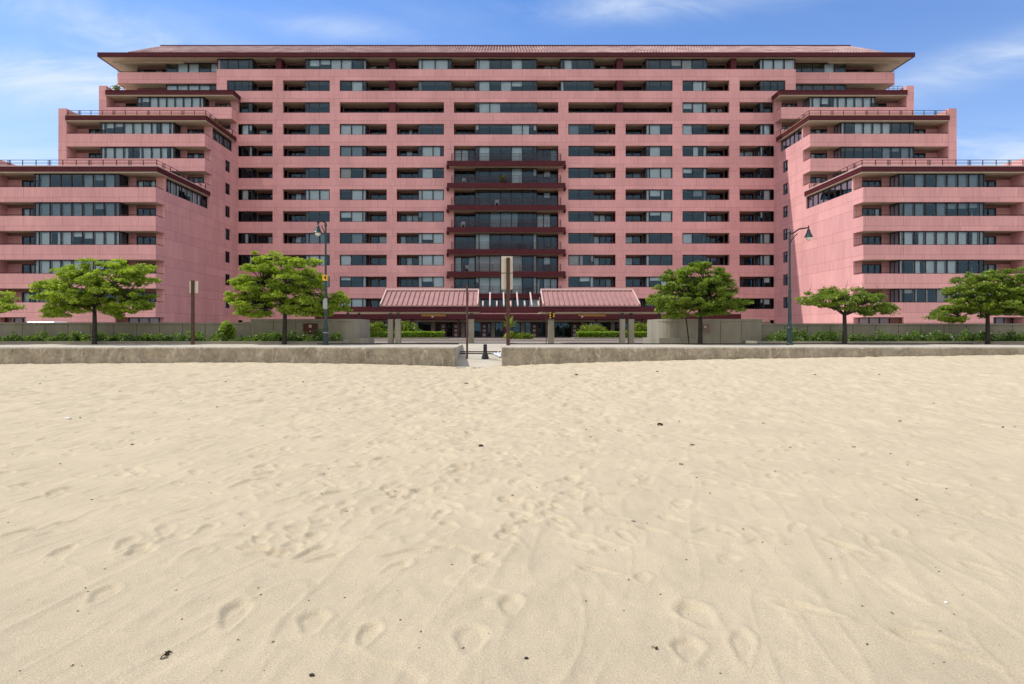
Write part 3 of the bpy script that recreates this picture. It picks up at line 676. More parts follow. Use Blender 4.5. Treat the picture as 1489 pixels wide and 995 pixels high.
        for (p, q2) in zip(ln_[:-1], ln_[1:]):
            for zz in (rt, rt-.30): rb.tube([(p[0], p[1], zz), (q2[0], q2[1], zz)], .03, 6)
            d_ = math.hypot(q2[0]-p[0], q2[1]-p[1]); npst = max(1, int(d_/1.35))
            for q_ in range(npst+1):
                t_ = q_/npst; xx = p[0]+(q2[0]-p[0])*t_; yy = p[1]+(q2[1]-p[1])*t_
                rb.box(xx-.03, xx+.03, yy-.03, yy+.03, z1+.1, rt)
                if q_ % 3 == 1 and d_ > 4:
                    for dx in (-.14, .14): rb.box(xx+dx-.02, xx+dx+.02, yy-.02, yy+.02, z1+.1, rt)
        if wi < 2: rb.build('terrace_railing', M['rail'], bld)
        else:
            rb2 = MB(); 
            for zz in (rt, rt-.32): rb2.tube([(X(-51.4,s), D+.1, zz), (X(-49.6,s), D+.1, zz)], .025, 6)
            for xx in (-51.4, -50.8, -50.2, -49.6): rb2.tube([(X(xx,s), D+.1, z1), (X(xx,s), D+.1, rt)], .025, 6)
            rb2.build('terrace_railing', M['rail'], bld)
    # inner side wall, X = -35.3 plane, thickness away from the court
    xa, xb = X(-35.6, s), X(-35.9, s)
    def sw(y0, y1, z0, z1): wall.box(xa, xb, y0, y1, z0, z1)
    sw(D1+RD, D2+RD, GB, zs(4)); 
    sw(D2+RD-.9, D2+RD, zs(4), zc(4))                                   # end of the window strip
    Wy0, Wy1 = 86.4, 88.0
    sw(D2+RD, Wy0, GB, zs(7)); sw(Wy1, DM, GB, zs(7))
    for k in range(-1, 7):
        lo = GB if k == -1 else zc(k); hi = zs(k+1) if k < 6 else zs(7)
        sw(Wy0, Wy1, lo, hi)
    for k in range(0, 7):
        pr_dir[0] = -s
        glazing('side_window', Wy0+.01, Wy1-.01, xa-s*.12, zs(k), zc(k), 2, axis='y', pale=.35)
    pr_dir[0] = -s
    glazing('window_strip', D1+RD+.32, D2+RD-.92, xa-s*.15, zs(4), zc(4), 8, axis='y', pale=.4)
    glazing('window_strip', D2+RD+.32, D3+.2, xa-s*.15, zs(7), zc(7), 5, axis='y', pale=.4)
    sw(D3+.2, DM-.001, zs(7), zc(7)); sw(D3+RD+.3, DM, zc(7), zc(9))
    # dark rooms behind the strips
    for (y0, y1, k) in ((D1+RD, D2+RD, 4), (D2+RD, D3, 7)):
        r0, r1 = sorted((X(-38.4, s), X(-38.6, s))); room.box(r0, r1, y0+.4, y1, zs(k)-1, zc(k))
        r0, r1 = sorted((X(-38.6, s), X(-35.92, s))); room.box(r0, r1, y0+.3, y1, zs(k)-.3, zs(k)-.2)
    r0, r1 = sorted((X(-38.4, s), X(-38.6, s))); room.box(r0, r1, 85, 90, EYE, zc(6))
    # ground storey of the wing front
    g0, g1 = sorted((X(-48.7, s), X(-39.7, s))); wall.box(g0, g1, D1+.02, D1+.3, GB, zc(-1))
    r0, r1 = sorted((X(-51.8, s), X(-35.92, s))); wall.box(r0, r1, D1+RD+.05, D1+RD+.3, GB, zc(-1))
    for (u0, u1) in ((-51.6, -48.9), (-39.0, -35.8)):
        r0, r1 = sorted((X(u0, s), X(u1, s))); glazing('entry_glazing', r0, r1, D1+1.2, GB, zc(-1), 3, pale=.0)
    # outer roof mass closing the wing at the back
    # penthouse ends (storeys 10 and 11 beyond the main frame)
    for k in (10, 11):
        lo, hi = zc(k-1)+.0, zs(k)
        if k == 10: continue
        e0, e1 = sorted((X(-52.55, s), X(-38.55, s)))
        pts = [(X(-52.2,s), DP), (X(-38.5,s), DP), (X(-38.5,s), DP+.25), (X(-52.1,s), DP+.25), (X(-52.3,s), DP+.5), (X(-52.3,s), 103.9), (X(-52.55,s), 103.9), (X(-52.55,s), DP+.4)]
        wall.prism(pts, lo, hi)
        q0, q1 = sorted((X(-52.28,s), X(-38.5,s))); soff.box(q0, q1, DP+.26, 103.5, lo+.003, lo+.3)
    for k in (10, 11):
        y1 = DP+.45; y2 = DP+1.9
        p0, p1 = sorted((X(-46.0, s), X(-38.55, s)))
        glazing('penthouse_window', p0, p1, y1, zs(k)-.9, zc(k)-.01, 5, side=[(p0 if s == 1 else p1, False)], yb=y2, pale=.35)
        p0, p1 = sorted((X(-50.6, s), X(-46.0, s)))
        glazing('penthouse_window', p0, p1, y2, zs(k)-.9, zc(k)-.3, 4, pale=.3)
        recess.box(p0, p1, y2+.003, y2+.2, zc(k)-.3, zc(k)-.002)
        p0, p1 = sorted((X(-50.6, s), X(-50.3, s))); recess.box(p0, p1, y2+.1, 103.5, zs(k)-1.2, zc(k)-.002)
        q0, q1 = sorted((X(-50.3,s), X(-38.6,s))); room.box(q0, q1, DP+5, DP+5.2, zs(k)-1.2, zc(k)-.002)
    rail = MB(); rail.tube([(X(-52.4,s), DP+.12, zs(11)+.14), (X(-46.0,s), DP+.12, zs(11)+.14)], .03, 6); rail.build('corner_rail', M['rail'], bld)
    q0, q1 = sorted((X(-52.8,s), X(-38.5,s))); soff.box(q0, q1, DM+3.1, 103.9, zc(9)-.1, zc(9)+.3)
# ground storey of the main block: lobby
soff.box(X(-35,1), X(35,1), DM-.2, DM+3, zc(-1)-.25, zc(-1)-.003)
for x0_, x1_ in ((-35.2, -26), (26, 35.2)): wall.box(X0+x0_, X0+x1_, DM+.02, DM+.4, GB, zc(-1)-.26)
for i in range(14):
    xx = X0-26+i*4.0; lob = MB(); lob.box(xx, xx+.5, DM+.4, DM+.9, GB, zc(-1)-.26); lob.build('lobby_pier', M['concrete'], bld)
    if i < 13: glazing('lobby_glazing', xx+.5, xx+4.0, DM+.7, GB, zc(-1)-.26, 3, pale=.0)
for i, xx in enumerate((X0-10.2, X0-8.9, X0-7.2, X0-3.4, X0+8.7, X0+9.9, X0+3.3)):
    mb = MB(); mb.box(xx, xx+.95, DM+.52, DM+.62, GB+.02, GB+2.2); d = mb.build('lobby_door', M['brownsign'], bld)
    for zz in (.35, .95, 1.5): mb = MB(); mb.box(xx+.28, xx+.67, DM+.50, DM+.525, GB+zz, GB+zz+.38); mb.build('door_pane', M['curtain_grey'], d)
room.box(X0-35, X0+35, DM+5, DM+5.2, GB, zc(-1)); room.box(X0-35, X0+35, DM+.9, DM+5, GB-.2, GB+.02)
aw = MB(); aw.box(X0-24.5, X0+30, 87.3, 87.55, EYE+1.30, EYE+1.95); aw.box(X0-24.5, X0+30, 87.55, DM-.03, EYE+1.55, EYE+1.75); aw.build('entrance_awning', M['maroon'], bld)
for i in range(10): aw = MB(); aw.box(X0-24+i*5.9, X0-23.75+i*5.9, 87.7, 87.95, gz(88)-.2, EYE+1.55); aw.build('awning_post', M['maroon'], bld)

wall.build('facade_wall', M['pink'], bld); soff.build('soffit', M['cream'], bld)
room.build('interior', M['room'], bld)
# main eave and roof
mb = MB(); ez0, ez1 = zc(11)+.0, zc(11)+.62; yE = DM-.5
mb.box(X0-54.1, X0+54.1, yE, yE+.25, ez0+.05, ez1); mb.box(X0-54.1, X0-53.85, yE+.25, 104.6, ez0+.05, ez1); mb.box(X0+53.85, X0+54.1, yE+.25, 104.6, ez0+.05, ez1); mb.box(X0-53.85, X0+53.85, 104.35, 104.6, ez0+.05, ez1)
mb.build('eave_fascia', M['maroon'], bld)
mb = MB(); mb.box(X0-53.85, X0+53.85, yE+.25, 104.35, ez0+.06, ez0+.2)
for s in (1, -1):
    q0, q1 = sorted((X(-53.0, s), X(-43.5, s))); mb.box(q0, q1, DP+.1, DP+.6, ez0-.14, ez0+.058)
mb.build('eave_soffit', M['cream'], bld)
mb = MB(); fy, ry, by = yE+.05, DM+6.0, 104.5; rz = ez1+3.45; fx, rx = 50.2, 48.9
mb.quad((X0-fx,fy,ez1+.01),(X0+fx,fy,ez1+.01),(X0+rx,ry,rz),(X0-rx,ry,rz)); mb.quad((X0+fx,by,ez1+.01),(X0-fx,by,ez1+.01),(X0-rx,ry,rz),(X0+rx,ry,rz))
i = len(mb.v); mb.v += [(X0-fx,fy,ez1+.01),(X0-fx,by,ez1+.01),(X0-rx,ry,rz),(X0+fx,fy,ez1+.01),(X0+fx,by,ez1+.01),(X0+rx,ry,rz)]; mb.f += [(i,i+2,i+1),(i+3,i+4,i+5)]; mb.m += [0,0]
nrib = 250
sl_ = (rz-ez1)/(ry-fy)
for q_ in range(nrib):             # rolled ribs of the tile roof
    t_ = (q_+.5)/nrib; xb_ = X0-fx+2*fx*t_; xt_ = X0-rx+2*rx*t_
    mb.tube([(xb_, fy, ez1+.03), (xt_, ry, rz+.03)], .085, 5, cap=True)
for q_ in range(1, 6):             # tile course edges
    t_ = q_/6; yy = fy+(ry-fy)*t_; zz = ez1+(rz-ez1)*t_
    mb.tube([(X0-fx+(fx-rx)*t_, yy, zz+.06), (X0+fx-(fx-rx)*t_, yy, zz+.06)], .05, 4)
rf = mb.build('roof', M['roof'], bld)
mb = MB(); mb.tube([(X0-rx, ry, rz+.08), (X0+rx, ry, rz+.08)], .16, 8); mb.build('ridge_cap', M['maroon'], rf)
mb = MB(); mb.box(X0-53.8, X0+53.8, yE+.26, 104.3, ez1-.2, ez1-.05); mb.build('roof_deck', M['roof'], bld)

# ------------------------------------------------------------------ entrance canopy (two gabled roofs joined by a pergola)
DC = 57.0; sC = 993/DC
def cxp(px, d=DC): return (px-721.1)*d/993
def czp(py, d=DC): return EYE+(479-py)*d/993
can = thing('entrance_canopy', 'maroon framed open canopy with two pink standing seam roofs and slatted middle', 'canopy', (cxp(742), DC, GND))
fb, ft = czp(453.3), czp(446)
mb = MB(); mb.box(cxp(499), cxp(976), DC, DC+.2, fb, ft); mb.box(cxp(499), cxp(976), DC+4.4, DC+4.6, fb, ft); 
for px in (499, 553, 695, 789, 930, 972): mb.box(cxp(px), cxp(px)+.2, DC+.2, DC+4.4, fb+.02, ft-.02)
mb.build('fascia_beam', M['maroon'], can)
mb = MB(); mb.box(cxp(505), cxp(697), DC+.21, DC+4.39, fb-.1, fb-.02); mb.box(cxp(787), cxp(974), DC+.21, DC+4.39, fb-.1, fb-.02); mb.build('canopy_soffit', M['cream'], can)
def gable(pxa, pxb):
    xa, xb = cxp(pxa), cxp(pxb); y0, y1, y2 = DC-.15, DC+2.9, DC+4.6+1.1; z0 = ft+.004; zr = czp(425.3, y1)
    mb = MB(); T = .10
    for (ya, za, yb_, zb_) in ((y0, z0, y1, zr), (y2, z0, y1, zr)):
        mb.quad((xa,ya,za),(xb,ya,za),(xb,yb_,zb_),(xa,yb_,zb_)); mb.quad((xa,ya,za+T),(xb,ya,za+T),(xb,yb_,zb_+T),(xa,yb_,zb_+T)); mb.quad((xa,ya,za),(xb,ya,za),(xb,ya,za+T),(xa,ya,za+T))
    nseam = int((xb-xa)/.42)
    for q_ in range(nseam+1):
        xx = xa+.05+(xb-xa-.1)*q_/nseam
        for (ya, yb_) in ((y0, y1), (y2, y1)):
            i = len(mb.v); w_ = .028; h_ = .10
            mb.v += [(xx-w_,ya,z0+T),(xx+w_,ya,z0+T),(xx+w_,yb_,zr+T),(xx-w_,yb_,zr+T),(xx-w_,ya,z0+T+h_),(xx+w_,ya,z0+T+h_),(xx+w_,yb_,zr+T+h_),(xx-w_,yb_,zr+T+h_)]
            mb.f += [(i+4,i+5,i+6,i+7),(i,i+1,i+5,i+4),(i+1,i+2,i+6,i+5),(i+3,i,i+4,i+7)]; mb.m += [0]*4
    r_ = mb.build('canopy_roof', M['roof_metal'], can)
    mb = MB()
    for xx in (xa-.05, xb-.05):
        for (ya, yb_) in ((y0, y1), (y2, y1)):
            i = len(mb.v); mb.v += [(xx,ya,z0),(xx+.1,ya,z0),(xx+.1,yb_,zr),(xx,yb_,zr),(xx,ya,z0+.25),(xx+.1,ya,z0+.25),(xx+.1,yb_,zr+.25),(xx,yb_,zr+.25)]
            mb.f += [(i+4,i+5,i+6,i+7),(i,i+1,i+5,i+4),(i+1,i+2,i+6,i+5),(i+3,i,i+4,i+7),(i,i+3,i+2,i+1)]; mb.m += [0]*5
    mb.tube([(xa-.05, y1, zr+.22), (xb+.05, y1, zr+.22)], .10, 8)
    mb.build('roof_trim', M['verge'], r_)
    return zr
gable(553.5, 694.5); zr = gable(790, 930)
# pergola slats between the roofs
sl = MB(); pg = MB(); yr = DC+2.9
pg.box(cxp(695), cxp(790), yr-.1, yr+.1, czp(432, yr), czp(427, yr)); pg.build('pergola_beam', M['maroon'], can)
for q_ in range(9):
    xx = cxp(702+q_*10.2); mb = MB(); short = q_ % 2 == 0
    y1_ = DC+.9 if short else DC+2.8; z1_ = ft + (zr-ft)*((y1_-DC)/3.05)
    mb.v += [(xx-.06,DC+.05,ft+.01),(xx+.06,DC+.05,ft+.01),(xx+.06,y1_,z1_),(xx-.06,y1_,z1_),(xx-.06,DC+.05,ft+.14),(xx+.06,DC+.05,ft+.14),(xx+.06,y1_,z1_+.13),(xx-.06,y1_,z1_+.13)]
    mb.f += [(0,3,2,1),(4,5,6,7),(0,1,5,4),(1,2,6,5),(2,3,7,6),(3,0,4,7)]; mb.m += [0]*6
    mb.build('pergola_slat', M['verge'], can)
for (a, b_, d_) in ((563.5, 571, DC+.1), (575, 583, DC-.3), (681, 689, DC+.2), (797.5, 806, DC+.2), (901.5, 908.5, DC-.2), (915, 923, DC+.2), (793, 797, DC+3.6), (594, 600, DC+3.9), (872,878,DC+4)):
    if d_ > DC+3: continue
    mb = MB(); xa, xb = cxp(a), cxp(b_); mb.box(xa, xb, d_, d_+.5, GND-.1, czp(464.2)); p_ = mb.build('pillar', M['concrete'], can)
    mb = MB(); xm = (xa+xb)/2; mb.box(xm-.12, xm-.03, d_+.15, d_+.3, czp(464.2), fb-.1); mb.box(xm+.03, xm+.12, d_+.15, d_+.3, czp(464.2), fb-.1); mb.build('steel_post', M['bronze'], p_)
for px in (504.5, 520.5, 960):
    mb = MB(); xx = cxp(px); mb.box(xx-.09, xx+.09, DC+.3, DC+.48, GND, fb); mb.build('steel_column', M['bronze'], can)
# hanging ochre light bars with a white lamp
for (a, b_, lx, lb) in ((613, 648, 629, 'hanging ochre light bar under the left pink canopy roof'), (841.5, 881, 846.5, 'hanging ochre light bar under the right pink canopy roof')):
    y_ = DC+1.2; t_ = thing('hanging_light_bar', lb, 'light fixture', (cxp((a+b_)/2, y_), y_, czp(459, y_)), 'light bars hanging under the canopy')
    mb = MB(); mb.box(cxp(a,y_), cxp(b_,y_), y_, y_+.12, czp(460,y_), czp(457.4,y_)); mb.build('bar', M['ochre'], t_)
    mb = MB(); mb.lathe(cxp(lx,y_), y_-.05, [(.05,czp(459,y_)),(.10,czp(460,y_)),(.09,czp(461.3,y_)),(.03,czp(462,y_))][::-1], 10); mb.build('lamp', M['white'], t_)
    mb = MB()
    for px in (a+3, b_-3): mb.box(cxp(px,y_)-.015, cxp(px,y_)+.015, y_+.04, y_+.07, czp(457.4,y_), fb-.1)
    mb.build('hanger', M['bronze'], t_)
y_ = DC-.05
for i, (px, ys_) in enumerate(((800, (455.2, 458.6, 462.0)), (805.2, (456.5, 460)))):
    t_ = thing('signal_lamp_strip', 'small strip of yellow lamps fixed on the %s side of the right inner canopy pillar' % ('left', 'right')[i], 'lamp', (cxp(px), y_, czp(458)), 'yellow lamps on the canopy pillar')
    mb = MB(); mb.box(cxp(px)-.10, cxp(px)+.10, y_, y_+.14, czp(464), czp(453.5)); mb.build('housing', M['bronze'], t_)
    for yy in ys_:
        mb = MB(); mb.tube([(cxp(px), y_-.06, czp(yy)), (cxp(px), y_+.01, czp(yy))], .07, 10); mb.build('lens', M['yellow'], t_)
mb = MB(); mb.box(cxp(793.2)-.03, cxp(793.2)+.03, 56.2, 56.26, GND, czp(452, 56.2)); tag(mb.build('thin_post', M['rust']), 'thin rusty post standing just left of the inner right canopy pillar', 'post')

# ------------------------------------------------------------------ planter walls, kerbs and beds on the promenade
DW = 37.5; sW = 993/DW
def wx(px, d=DW): return (px-721.1)*d/993
def wz(py, d=DW): return EYE+(479-py)*d/993
def wall_run(px0, px1, pytop, label, ends=None, d=DW, th=.35, name='planter_wall'):
    mb = MB(); x0_, x1_ = wx(px0, d), wx(px1, d); zt = wz(pytop, d); n_ = max(1, int(round((x1_-x0_)/1.25))); w_ = (x1_-x0_)/n_
    for q_ in range(n_):            # panels with open joints
        mb.box(x0_+q_*w_+.016, x0_+(q_+1)*w_-.016, d, d+th, GND-.1, zt-.10)
    mb.box(x0_, x1_, d+.06, d+th-.02, GND-.1, zt-.10)
    mb.v = mb.v
    t_ = thing(name, label, 'wall', ((x0_+x1_)/2, d, PROM), 'concrete planter walls along the promenade')
    mb.build('panels', M['concrete'], t_)
    mb = MB(); mb.box(x0_-.02, x1_+.02, d-.03, d+th+.03, zt-.10, zt); mb.build('coping', M['concrete'], t_)
    return t_
wall_run(-900, 365, 469, 'long low concrete planter wall behind the left shrub bed')
wall_run(1108, 2300, 470.5, 'long low concrete planter wall behind the right shrub bed')
def tall_wall(pxa, pxb, s, label):
    d = DW-.25; zt = wz(464, d); xa, xb = wx(pxa, d), wx(pxb, d)      # xb: end with the rounded corner
    rad = 1.0*s; pts = [(xa, d), (xb-rad, d)]
    for q_ in range(1, 8):
        a = math.pi/2*q_/7; pts.append((xb-rad+rad*math.sin(a), d+abs(rad)*(1-math.cos(a))))
    pts += [(xb, d+3.2), (xb-.4*s, d+3.2), (xb-.4*s, d+1.3), (xb-rad, d+.45), (xa, d+.45)]
    t_ = thing('planter_wall', label, 'wall', ((xa+xb)/2, d, PROM), 'concrete planter walls along the promenade')
    mb = MB(); mb.prism(pts, GND-.1, zt-.12); mb.build('body', M['concrete'], t_)
    mb = MB(); xs0, xs1 = sorted((xa, xb-rad)); n_ = max(1, int(round((xs1-xs0)/1.15)))
    for q_ in range(n_): mb.box(xs0+(xs1-xs0)*q_/n_+.014, xs0+(xs1-xs0)*(q_+1)/n_-.014, d-.035, d-.001, GND-.1, zt-.125)
    mb.build('panels', M['concrete'], t_)
    mb = MB(); mb.prism([(x_-.0, y_-.05) for x_, y_ in pts], zt-.12, zt); mb.build('coping', M['concrete'], t_)
    mb = MB()
    bp_ = [(xb-2.2*s, d-.02), (xb-1.0*s, d-.35), (xb+.05*s, d+.0), (xb+.38*s, d+.6), (xb+.38*s, d+2.6), (xb, d+2.6), (xb-.0*s, d+1.0), (xb-1.0*s, d+.02)]
    mb.prism(bp_, GND, PROM+.28); mb.build('plinth', M['concrete'], t_)
tall_wall(365, 522, 1, 'taller concrete wall with rounded end, brown plaque on it, left of the canopy')
tall_wall(1108, 960, -1, 'taller concrete wall with rounded end, right of the canopy')
# kerbs and soil beds
def bed(pxa, pxb, label):
    xa, xb = wx(pxa, 35), wx(pxb, 35)
    mb = MB(); mb.box(xa, xb, 35.0, 35.18, PROM-.05, PROM+.15); mb.box(xa, xa+.18, 35.18, DW-.3, PROM-.05, PROM+.149); mb.box(xb-.18, xb, 35.18, DW-.3, PROM-.05, PROM+.149)
    o = mb.build('bed_kerb', M['concrete']); tag(o, label, 'kerb', 'kerbs in front of the shrub beds')
    mb = MB(); mb.box(xa+.18, xb-.18, 35.18, DW-.3, PROM-.05, PROM+.10); o = struct('planter_soil', mb, M['soil'])
bed(-900, 498, 'low concrete kerb along the front of the left shrub bed')
bed(1104, 2300, 'low concrete kerb along the front of the right shrub bed')
# plaque
t_ = thing('wall_plaque', 'brown plaque with a round cream emblem on the concrete wall', 'plaque', (wx(451.5, DW-.3), DW-.3, wz(478)))
mb = MB(); mb.box(wx(441,DW-.3), wx(461.5,DW-.3), DW-.325, DW-.287, wz(485.5), wz(470.3)); mb.build('panel', M['brownsign'], t_)
mb = MB(); xx = wx(451.3, DW-.3); zz = wz(474.6); mb.tube([(xx, DW-.345, zz), (xx, DW-.323, zz)], .085, 18); mb.tube([(xx+.0, DW-.345, zz-.28), (xx+.0, DW-.323, zz-.28)], .04, 12); mb.build('emblem', M['sign_back'], t_)
mb = MB(); xx = wx(451.3, DW-.3); mb.tube([(xx, DW-.352, zz), (xx, DW-.344, zz)], .045, 5); mb.build('emblem_mark', M['ochre'], t_)

t_ = thing('wall_plaque', 'faint weathered plaque on the taller wall right of the canopy', 'plaque', (wx(1025, DW-.3), DW-.3, wz(478)))
mb = MB(); mb.box(wx(1018.5,DW-.3), wx(1032.5,DW-.3), DW-.325, DW-.287, wz(485), wz(471.5)); mb.build('panel', M['faded'], t_)
mb = MB(); xx = wx(1025.3, DW-.3); zz = wz(475.5); mb.tube([(xx, DW-.345, zz), (xx, DW-.323, zz)], .06, 14); mb.build('emblem', M['sign_back'], t_)
mb = MB(); mb.tube([(wx(1002,35.4), 35.4, PROM), (wx(996.5,35.4), 35.4, EYE+(479-452)*35.4/993)], .035, 6); tag(mb.build('leaning_stake', M['bark']), 'thin grey stake leaning beside the dark oval tree', 'stake')

# ------------------------------------------------------------------ foliage
def leaf_quads(pts, size, up=.5, rg=rng):
    n_ = len(pts); d = rg.normal(size=(n_, 3)); d /= np.linalg.norm(d, axis=1)[:, None]
    nrm = rg.normal(size=(n_, 3)); nrm[:, 2] += up*3; nrm /= np.linalg.norm(nrm, axis=1)[:, None]
    a = np.cross(nrm, d); a /= np.linalg.norm(a, axis=1)[:, None]+1e-9; b_ = np.cross(nrm, a)
    s_ = size*rg.uniform(.6, 1.3, (n_, 1)); a = a*s_; b_ = b_*s_*.48
    # pointed leaflet: four-cornered lozenge, slightly folded
    V = np.stack([pts-a, pts-b_*1.0+nrm*s_*.12, pts+a, pts+b_*1.0+nrm*s_*.12], 1).reshape(-1, 3)
    return V
def leaf_mesh(name, V, m, parent=None):
    n_ = len(V)//4; me = bpy.data.meshes.new(name); o0 = np.zeros(3)
    if parent is not None: o0 = np.array(parent.location)
    me.vertices.add(len(V)); me.vertices.foreach_set('co', (V-o0).astype(np.float32).ravel())
    me.loops.add(len(V)); me.loops.foreach_set('vertex_index', np.arange(len(V), dtype=np.int32))
    me.polygons.add(n_); me.polygons.foreach_set('loop_start', np.arange(n_, dtype=np.int32)*4); me.polygons.foreach_set('loop_total', np.full(n_, 4, np.int32)); me.update(calc_edges=True)
    me.materials.append(m); o = bpy.data.objects.new(name, me); col.objects.link(o)
    if parent is not None: o.parent = parent
    return o
def tree(label, px, D, clumps, crotch, seed, m='leaf', base=PROM, r0=.115, dens=1.0, twigs=0, lean=0.0):
    """clumps: (px, py, half-width px, half-height px) outlines of the foliage layers, each given a depth of its own"""
    rg = np.random.default_rng(seed); rr = random.Random(seed)
    s_ = 993/D; x = (px-721.1)/s_
    t_ = thing('tree', label, 'tree', (x, D, base), 'young street trees along the promenade')
    zcx = EYE+(479-crotch)/s_
    tk = MB(); cr = Vector((x+lean, D, zcx))
    tk.tube([(x, D, base-.15), (x+.01, D, base+.1), (x+lean*.4+.02, D, (base+zcx)/2), cr], [r0*1.45, r0*1.05, r0*.9, r0*.75], 10)
    pts = []
    V = []
    for (cx_, cy_, a_, b_) in clumps:
        ww = a_/s_; hh = b_/s_
        sub = max(7, int(ww*hh*88)); ww = max(.2, ww-.14) 
        for q_ in range(sub):
            th = rr.uniform(0, 2*math.pi); rad = math.sqrt(rr.random())
            sx_ = (cx_-721.1)/s_ + ww*rad*math.cos(th)
            # round crown in plan: depth extent like its width
            zz = EYE+(479-cy_)/s_ + hh*rr.uniform(-1.15, 1.0)
            dy = rr.uniform(-1, 1)*min(2.2, ww*.9+.5)*math.sqrt(max(0, 1-min(1, ((sx_-x)/3.3)**2)))
            c = Vector((sx_, D+dy, zz)); pts.append(c)
            n_ = int(125*dens); rx_ = rr.uniform(.18, .46); rz_ = rr.uniform(.07, .18)
            p = rg.normal(size=(n_, 3)); p /= np.linalg.norm(p, axis=1)[:, None]; p *= rg.random((n_, 1))**.45
            tilt = (c - cr); 
            P_ = np.array([rx_, rx_, rz_])*p
            P_[:, 2] += -.10*(P_[:, 0]**2+P_[:, 1]**2)/rx_
            V.append(leaf_quads(P_+np.array(c), .07, .5, rg))
    leaf_mesh('crown', np.concatenate(V), M[m], t_)
    # limbs: a few main ones, then branches to clumps
    nmain = 7; ang = sorted(pts, key=lambda c: math.atan2(c.z-cr.z, c.x-cr.x)); grp = [ang[i::1] for i in (0,)]
    mains = []
    for q_ in range(nmain):
        c = ang[int((q_+.5)*len(ang)/nmain)]; e = cr+(c-cr)*.62; e.z -= .1
        mid = cr+(e-cr)*.45+Vector((0, rr.uniform(-.15,.15), .10)); tk.tube([cr-Vector((0,0,.12)), mid, e], [r0*.5, r0*.34, r0*.2], 6); mains.append((mid, e))
    for c in pts:
        mid, e = min(mains, key=lambda me_: min((me_[0]-c).length, (me_[1]-c).length*.9))
        st = e if (e-c).length < (mid-c).length*1.3 else mid
        bm_ = st+(c-st)*.5+Vector((rr.uniform(-.1,.1), rr.uniform(-.1,.1), .07)); tk.tube([st, bm_, c], [.018, .012, .005], 4, cap=False)
    for q_ in range(twigs):
        c = rr.choice(pts); tp = c+Vector((rr.uniform(-.25,.25), 0, rr.uniform(.3,.65)))
        tk.tube([c, (c+tp)/2+Vector((.05,0,0)), tp], [.014,.010,.004], 4)
    tk.build('trunk', M['bark'], t_, smooth=True)
    return t_
DT = 34.55
tree('young tree cut by the left edge of the picture', -20, DT, [(-20,440,34,8),(-28,430,30,6),(4,446,16,5),(-45,450,20,6)], 462, 3, dens=.9)
tree('broad flat-crowned green tree left of the bare brown sign post', 137, DT,
     [(150,384,28,7),(195,392,28,6),(110,398,26,8),(160,402,55,8),(85,415,30,7),(150,418,50,8),(205,406,22,5),(70,427,24,6),(120,432,40,8),(185,436,38,8),(205,446,18,7),(85,452,26,7),(110,446,26,7),(165,450,20,6),(182,455,8,5)], 440, 5, dens=1.0)
tree('spreading green tree behind the left street lamp with a low right limb', 413, DT,
     [(405,378,32,7),(445,382,20,5),(380,393,34,8),(430,398,40,8),(360,412,28,8),(410,414,48,9),(455,414,18,7),(345,432,22,5),(390,430,40,9),(450,432,24,8),(370,448,28,8),(430,446,34,8),(495,430,14,5),(480,442,28,8),(465,452,26,6),(375,458,18,4)], 440, 8, lean=.05)
tree('dark green oval tree right of the canopy', 1018, DT,
     [(1012,388,24,6),(1040,396,18,6),(990,400,26,8),(1025,408,40,8),(975,420,24,7),(1010,424,46,9),(1060,425,18,7),(960,436,20,6),(1005,440,46,8),(1055,440,30,8),(1075,443,14,6),(970,450,22,6),(1040,452,34,6),(985,458,14,4)], 446, 13, m='leaf_dark')
tree('small thin flat tree with dead twigs on top beside the right street lamp', 1228, DT,
     [(1220,424,22,4),(1195,432,30,6),(1235,434,42,7),(1265,430,18,5),(1180,438,16,4),(1280,444,20,6),(1210,445,30,4),(1262,451,20,6),(1292,452,10,4)], 455, 17, m='leaf_dark', dens=.8, twigs=26)
tree('rounded green tree near the right edge of the picture', 1436, DT,
     [(1450,398,26,6),(1425,408,30,7),(1475,412,28,8),(1400,424,22,8),(1440,424,40,8),(1490,430,30,8),(1410,440,32,8),(1460,440,44,8),(1385,452,20,6),(1430,452,26,6),(1485,452,30,6),(1370,460,18,5),(1395,464,14,4)], 450, 23, m='leaf_dark')
# ground cover shrubs: countless mixed leafy plants
def ground_cover(pxa, pxb, label, seed, height=.62):
    rg = np.random.default_rng(seed); xa, xb = wx(pxa,36), wx(pxb,36); V = []
    nb = int((xb-xa)*6.5)
    for q_ in range(nb):
        cx_ = rg.uniform(xa+.3, xb-.3); cy_ = rg.uniform(35.4, 37.0); hgt = height*rg.uniform(.45, 1.15)*(.55+.7*float(vnoise(np.array([cx_*.45]), np.array([1.5]), seed)[0])); r_ = rg.uniform(.25, .5)
        n_ = 120; p = rg.normal(size=(n_, 3)); p /= np.linalg.norm(p, axis=1)[:, None]; p *= rg.random((n_, 1))**.4; p[:, 2] = np.abs(p[:, 2])
        V.append(leaf_quads(p*np.array([r_, r_*.8, hgt])+np.array([cx_, cy_, PROM+.10]), .085, .4, rg))
    o = leaf_mesh('ground_cover', np.concatenate(V), M['leaf_bed']); tag(o, label, 'plants', kind='stuff')
ground_cover(-400, 497, 'mixed low green plants filling the left bed before the planter wall', 41)
ground_cover(1110, 1900, 'mixed low green plants filling the right bed before the planter wall', 42)
